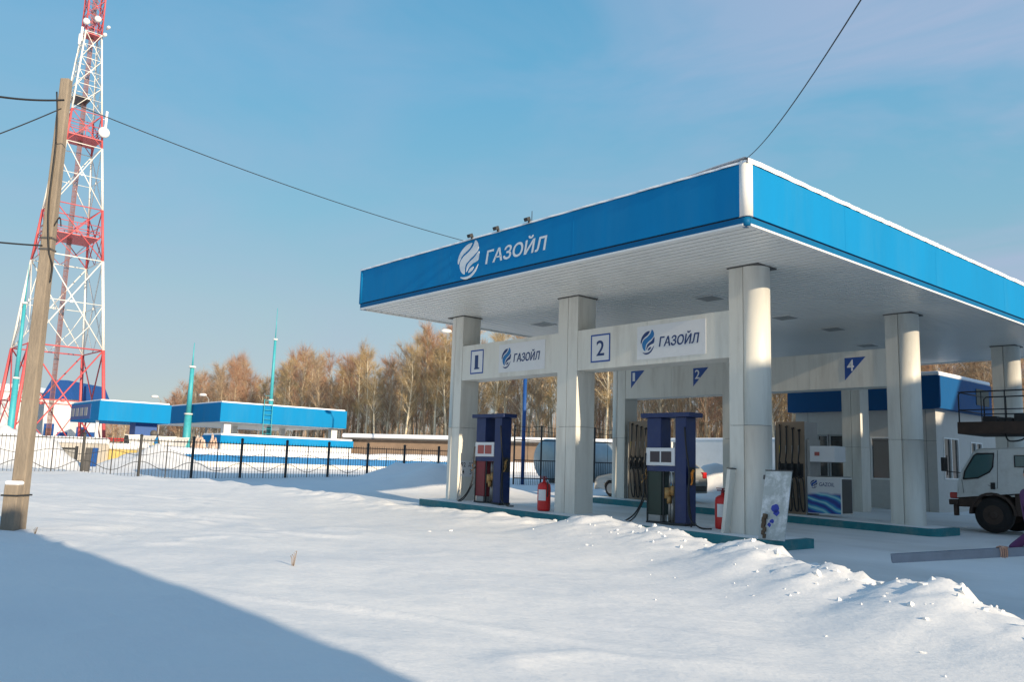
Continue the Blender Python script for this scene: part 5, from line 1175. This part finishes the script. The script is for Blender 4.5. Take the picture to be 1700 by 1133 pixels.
# ------------------------------------------------------------------ person carrying a metal bar
PDIST = 10.0
bar0 = at_d(1480, 928, PDIST+.35); bar1 = at_d(1662, 918, PDIST)
pp = at_d(1721, 900, PDIST); pg = hz(pp.x, pp.y)
bv = (bar1-bar0).normalized()
def limb(mbv, chain, radii, sub=2, name='body', mats=None, parent=None):
    me = bpy.data.meshes.new(name); pts = []; ed = []
    for ch in chain:
        prev = None
        for p in ch:
            p = Vector(p); j = next((i for i, q in enumerate(pts) if (q-p).length < 1e-4), None)
            if j is None: pts.append(p); j = len(pts)-1
            if prev is not None and prev != j: ed.append((prev, j))
            prev = j
    me.from_pydata([tuple(p) for p in pts], ed, []); o = bpy.data.objects.new(name, me); COL.objects.link(o)
    if parent: o.parent = parent
    o.modifiers.new('Skin', 'SKIN'); sk = me.skin_vertices[0].data
    rad = {tuple(round(c, 4) for c in k): v for k, v in radii}
    for i, p in enumerate(pts): rr = rad[tuple(round(c, 4) for c in p)]; sk[i].radius = rr if isinstance(rr, tuple) else (rr, rr); sk[i].use_root = (i == 0)
    ss = o.modifiers.new('Sub', 'SUBSURF'); ss.levels = sub; ss.render_levels = sub
    me.materials.append(mats); return o
per = thing('person', 'person in a purple jacket holding a grey metal bar at the right edge', 'person', (pp.x, pp.y, pg), YAW)
inv = Matrix.Rotation(-YAW, 4, 'Z')
def pl(p): return inv @ (Vector(p)-Vector((pp.x, pp.y, pg)))       # local: x right of the view, y away
hand = pl(bar1)
# the person stands in profile, facing left along the bar
N = lambda *a: Vector(a)
pel, wst, che, nck = N(.12, 0, .92), N(.11, 0, 1.08), N(.06, 0, 1.30), N(.03, 0, 1.46)
shN, elN = N(.02, -.19, 1.36), N(-.02, -.27, 1.06); wrN = hand+N(.10, .0, .03)
shF, elF = N(.02, .19, 1.36), N(.08, .25, 1.08); wrF = N(.10, .24, .84)
ch = [[pel, wst, che, nck], [che, shN, elN, wrN], [che, shF, elF, wrF]]
limb(None, ch, [(pel, (.17, .15)), (wst, (.16, .14)), (che, (.17, .15)), (nck, .08), (shN, .085), (elN, .068), (wrN, .05), (shF, .085), (elF, .068), (wrF, .05)], 2, 'jacket', M['purple'], per)
for s in (-1, 1):
    hp, kn, an, toe = N(.12, s*.09, .90), N(.09+.04*s, s*.10, .50), N(.14+.08*s, s*.10, .09), N(-.06+.08*s, s*.11, .04)
    limb(None, [[hp, kn, an]], [(hp, .105), (kn, .07), (an, .055)], 2, 'trouser_leg', M['trousers'], per)
    limb(None, [[an+N(.02, 0, -.02), toe]], [(an+N(.02, 0, -.02), .06), (toe, .045)], 2, 'boot', M['black'], per)
hd = N(.0, 0, 1.60)
bmh = bmesh.new(); bmesh.ops.create_uvsphere(bmh, u_segments=24, v_segments=18, radius=1)
for v_ in bmh.verts:
    x, y, z = v_.co; f_ = 1-.18*max(0, -z)
    nx = x*.098*f_; ny = y*.076*f_; nz_ = z*.118
    if x < -.75 and abs(y) < .3 and -.35 < z < .15: nx -= .022*(1-abs(y)/.3)
    if x < -.6 and .15 < z < .4: nx += .006
    v_.co = (hd.x+nx, hd.y+ny, hd.z+nz_)
me = bpy.data.meshes.new('head'); bmh.to_mesh(me); bmh.free(); me.polygons.foreach_set('use_smooth', [True]*len(me.polygons)); me.materials.append(M['skin']); h_o = bpy.data.objects.new('head', me); COL.objects.link(h_o); h_o.parent = per
mb = MB(); mb.tube([nck-N(0, 0, .05), hd-N(-.02, 0, .08)], .055, 12); mb.build('neck', M['skin'], per)
mb = MB(); mb.lathe([(.104, -.005), (.108, .03), (.095, .085), (.05, .125), (.01, .132)], 24, mtx=Matrix.Translation(hd+N(.012, 0, .0))); mb.build('knit_cap', M['trousers'], per)
for s in (-1, 1):
    mb = MB(); mb.lathe([(.004, -.006), (.011, -.002), (.011, .002), (.004, .006)], 10, mtx=Matrix.Translation(hd+N(-.088, s*.03, .012)) @ Matrix.Rotation(R(90), 4, 'Y')); mb.build('eye', M['black'], h_o)
    mb = MB(); mb.lathe([(.012, -.008), (.03, 0), (.012, .010)], 12, mtx=Matrix.Translation(hd+N(.012, s*.076, -.01)) @ Matrix.Rotation(R(90), 4, 'X')); mb.build('ear', M['skin'], h_o)
mb = MB(); mb.box(hd+N(-.094, -.022, -.062), hd+N(-.082, .022, -.055)); mb.build('mouth', M['dark_red'], h_o)
# near hand wrapped round the bar; bar axis runs along local x
bl0, bl1 = pl(bar0), pl(bar1); bd_ = (bl1-bl0).normalized()
ph = hand
hb = .052
limb(None, [[wrN-N(.015, 0, 0), ph+N(.045, -.035, .055), ph+N(-.02, -.05, .058)]], [(wrN-N(.015, 0, 0), .033), (ph+N(.045, -.035, .055), (.036, .026)), (ph+N(-.02, -.05, .058), (.036, .022))], 2, 'hand', M['skin'], per)
for i, (dx, ln) in enumerate(((.035, .9), (.012, 1.0), (-.012, .95), (-.035, .8))):
    k0 = ph+N(dx, -.045, .062); k1 = ph+N(dx-.004, -.072, .03*ln); k2 = ph+N(dx-.004, -.074, -.025*ln); k3 = ph+N(dx, -.05, -.062*ln)
    limb(None, [[k0, k1, k2, k3]], [(k0, .0105), (k1, .010), (k2, .009), (k3, .0075)], 2, 'finger', M['skin'], per)
k0 = ph+N(.05, .0, .062); k1 = ph+N(.005, .03, .068); k2 = ph+N(-.03, .052, .05)
limb(None, [[k0, k1, k2]], [(k0, .013), (k1, .0115), (k2, .009)], 2, 'thumb', M['skin'], per)
limb(None, [[wrF, wrF+N(-.01, .0, -.07), wrF+N(-.02, -.01, -.13)]], [(wrF, .032), (wrF+N(-.01, .0, -.07), (.036, .022)), (wrF+N(-.02, -.01, -.13), .018)], 2, 'hand', M['skin'], per)
# the bar: a folded galvanised channel
bo = thing('metal_bar', 'long grey galvanised channel bar carried level at the right edge', 'bar', bar0)
ez = bv; ex = ez.cross(Vector((0, 0, 1))).normalized(); ey = ex.cross(ez)
bm4 = Matrix((ez, -ex, ey)).transposed().to_4x4(); bo.rotation_euler = bm4.to_euler(); Lb = (bar1-bar0).length+1.3
mb = MB(); mb.prism([(-.05, -.052), (.05, -.052), (.05, .052), (.046, .052), (.046, -.048), (-.046, -.048), (-.046, .052), (-.05, .052)], 'x', 0, Lb); mb.build('channel', M['galv'], bo)
mb = MB(); mb.box((.004, -.0455, .028), (Lb, .0455, .036)); mb.build('cover_strip', M['galv'], bo)
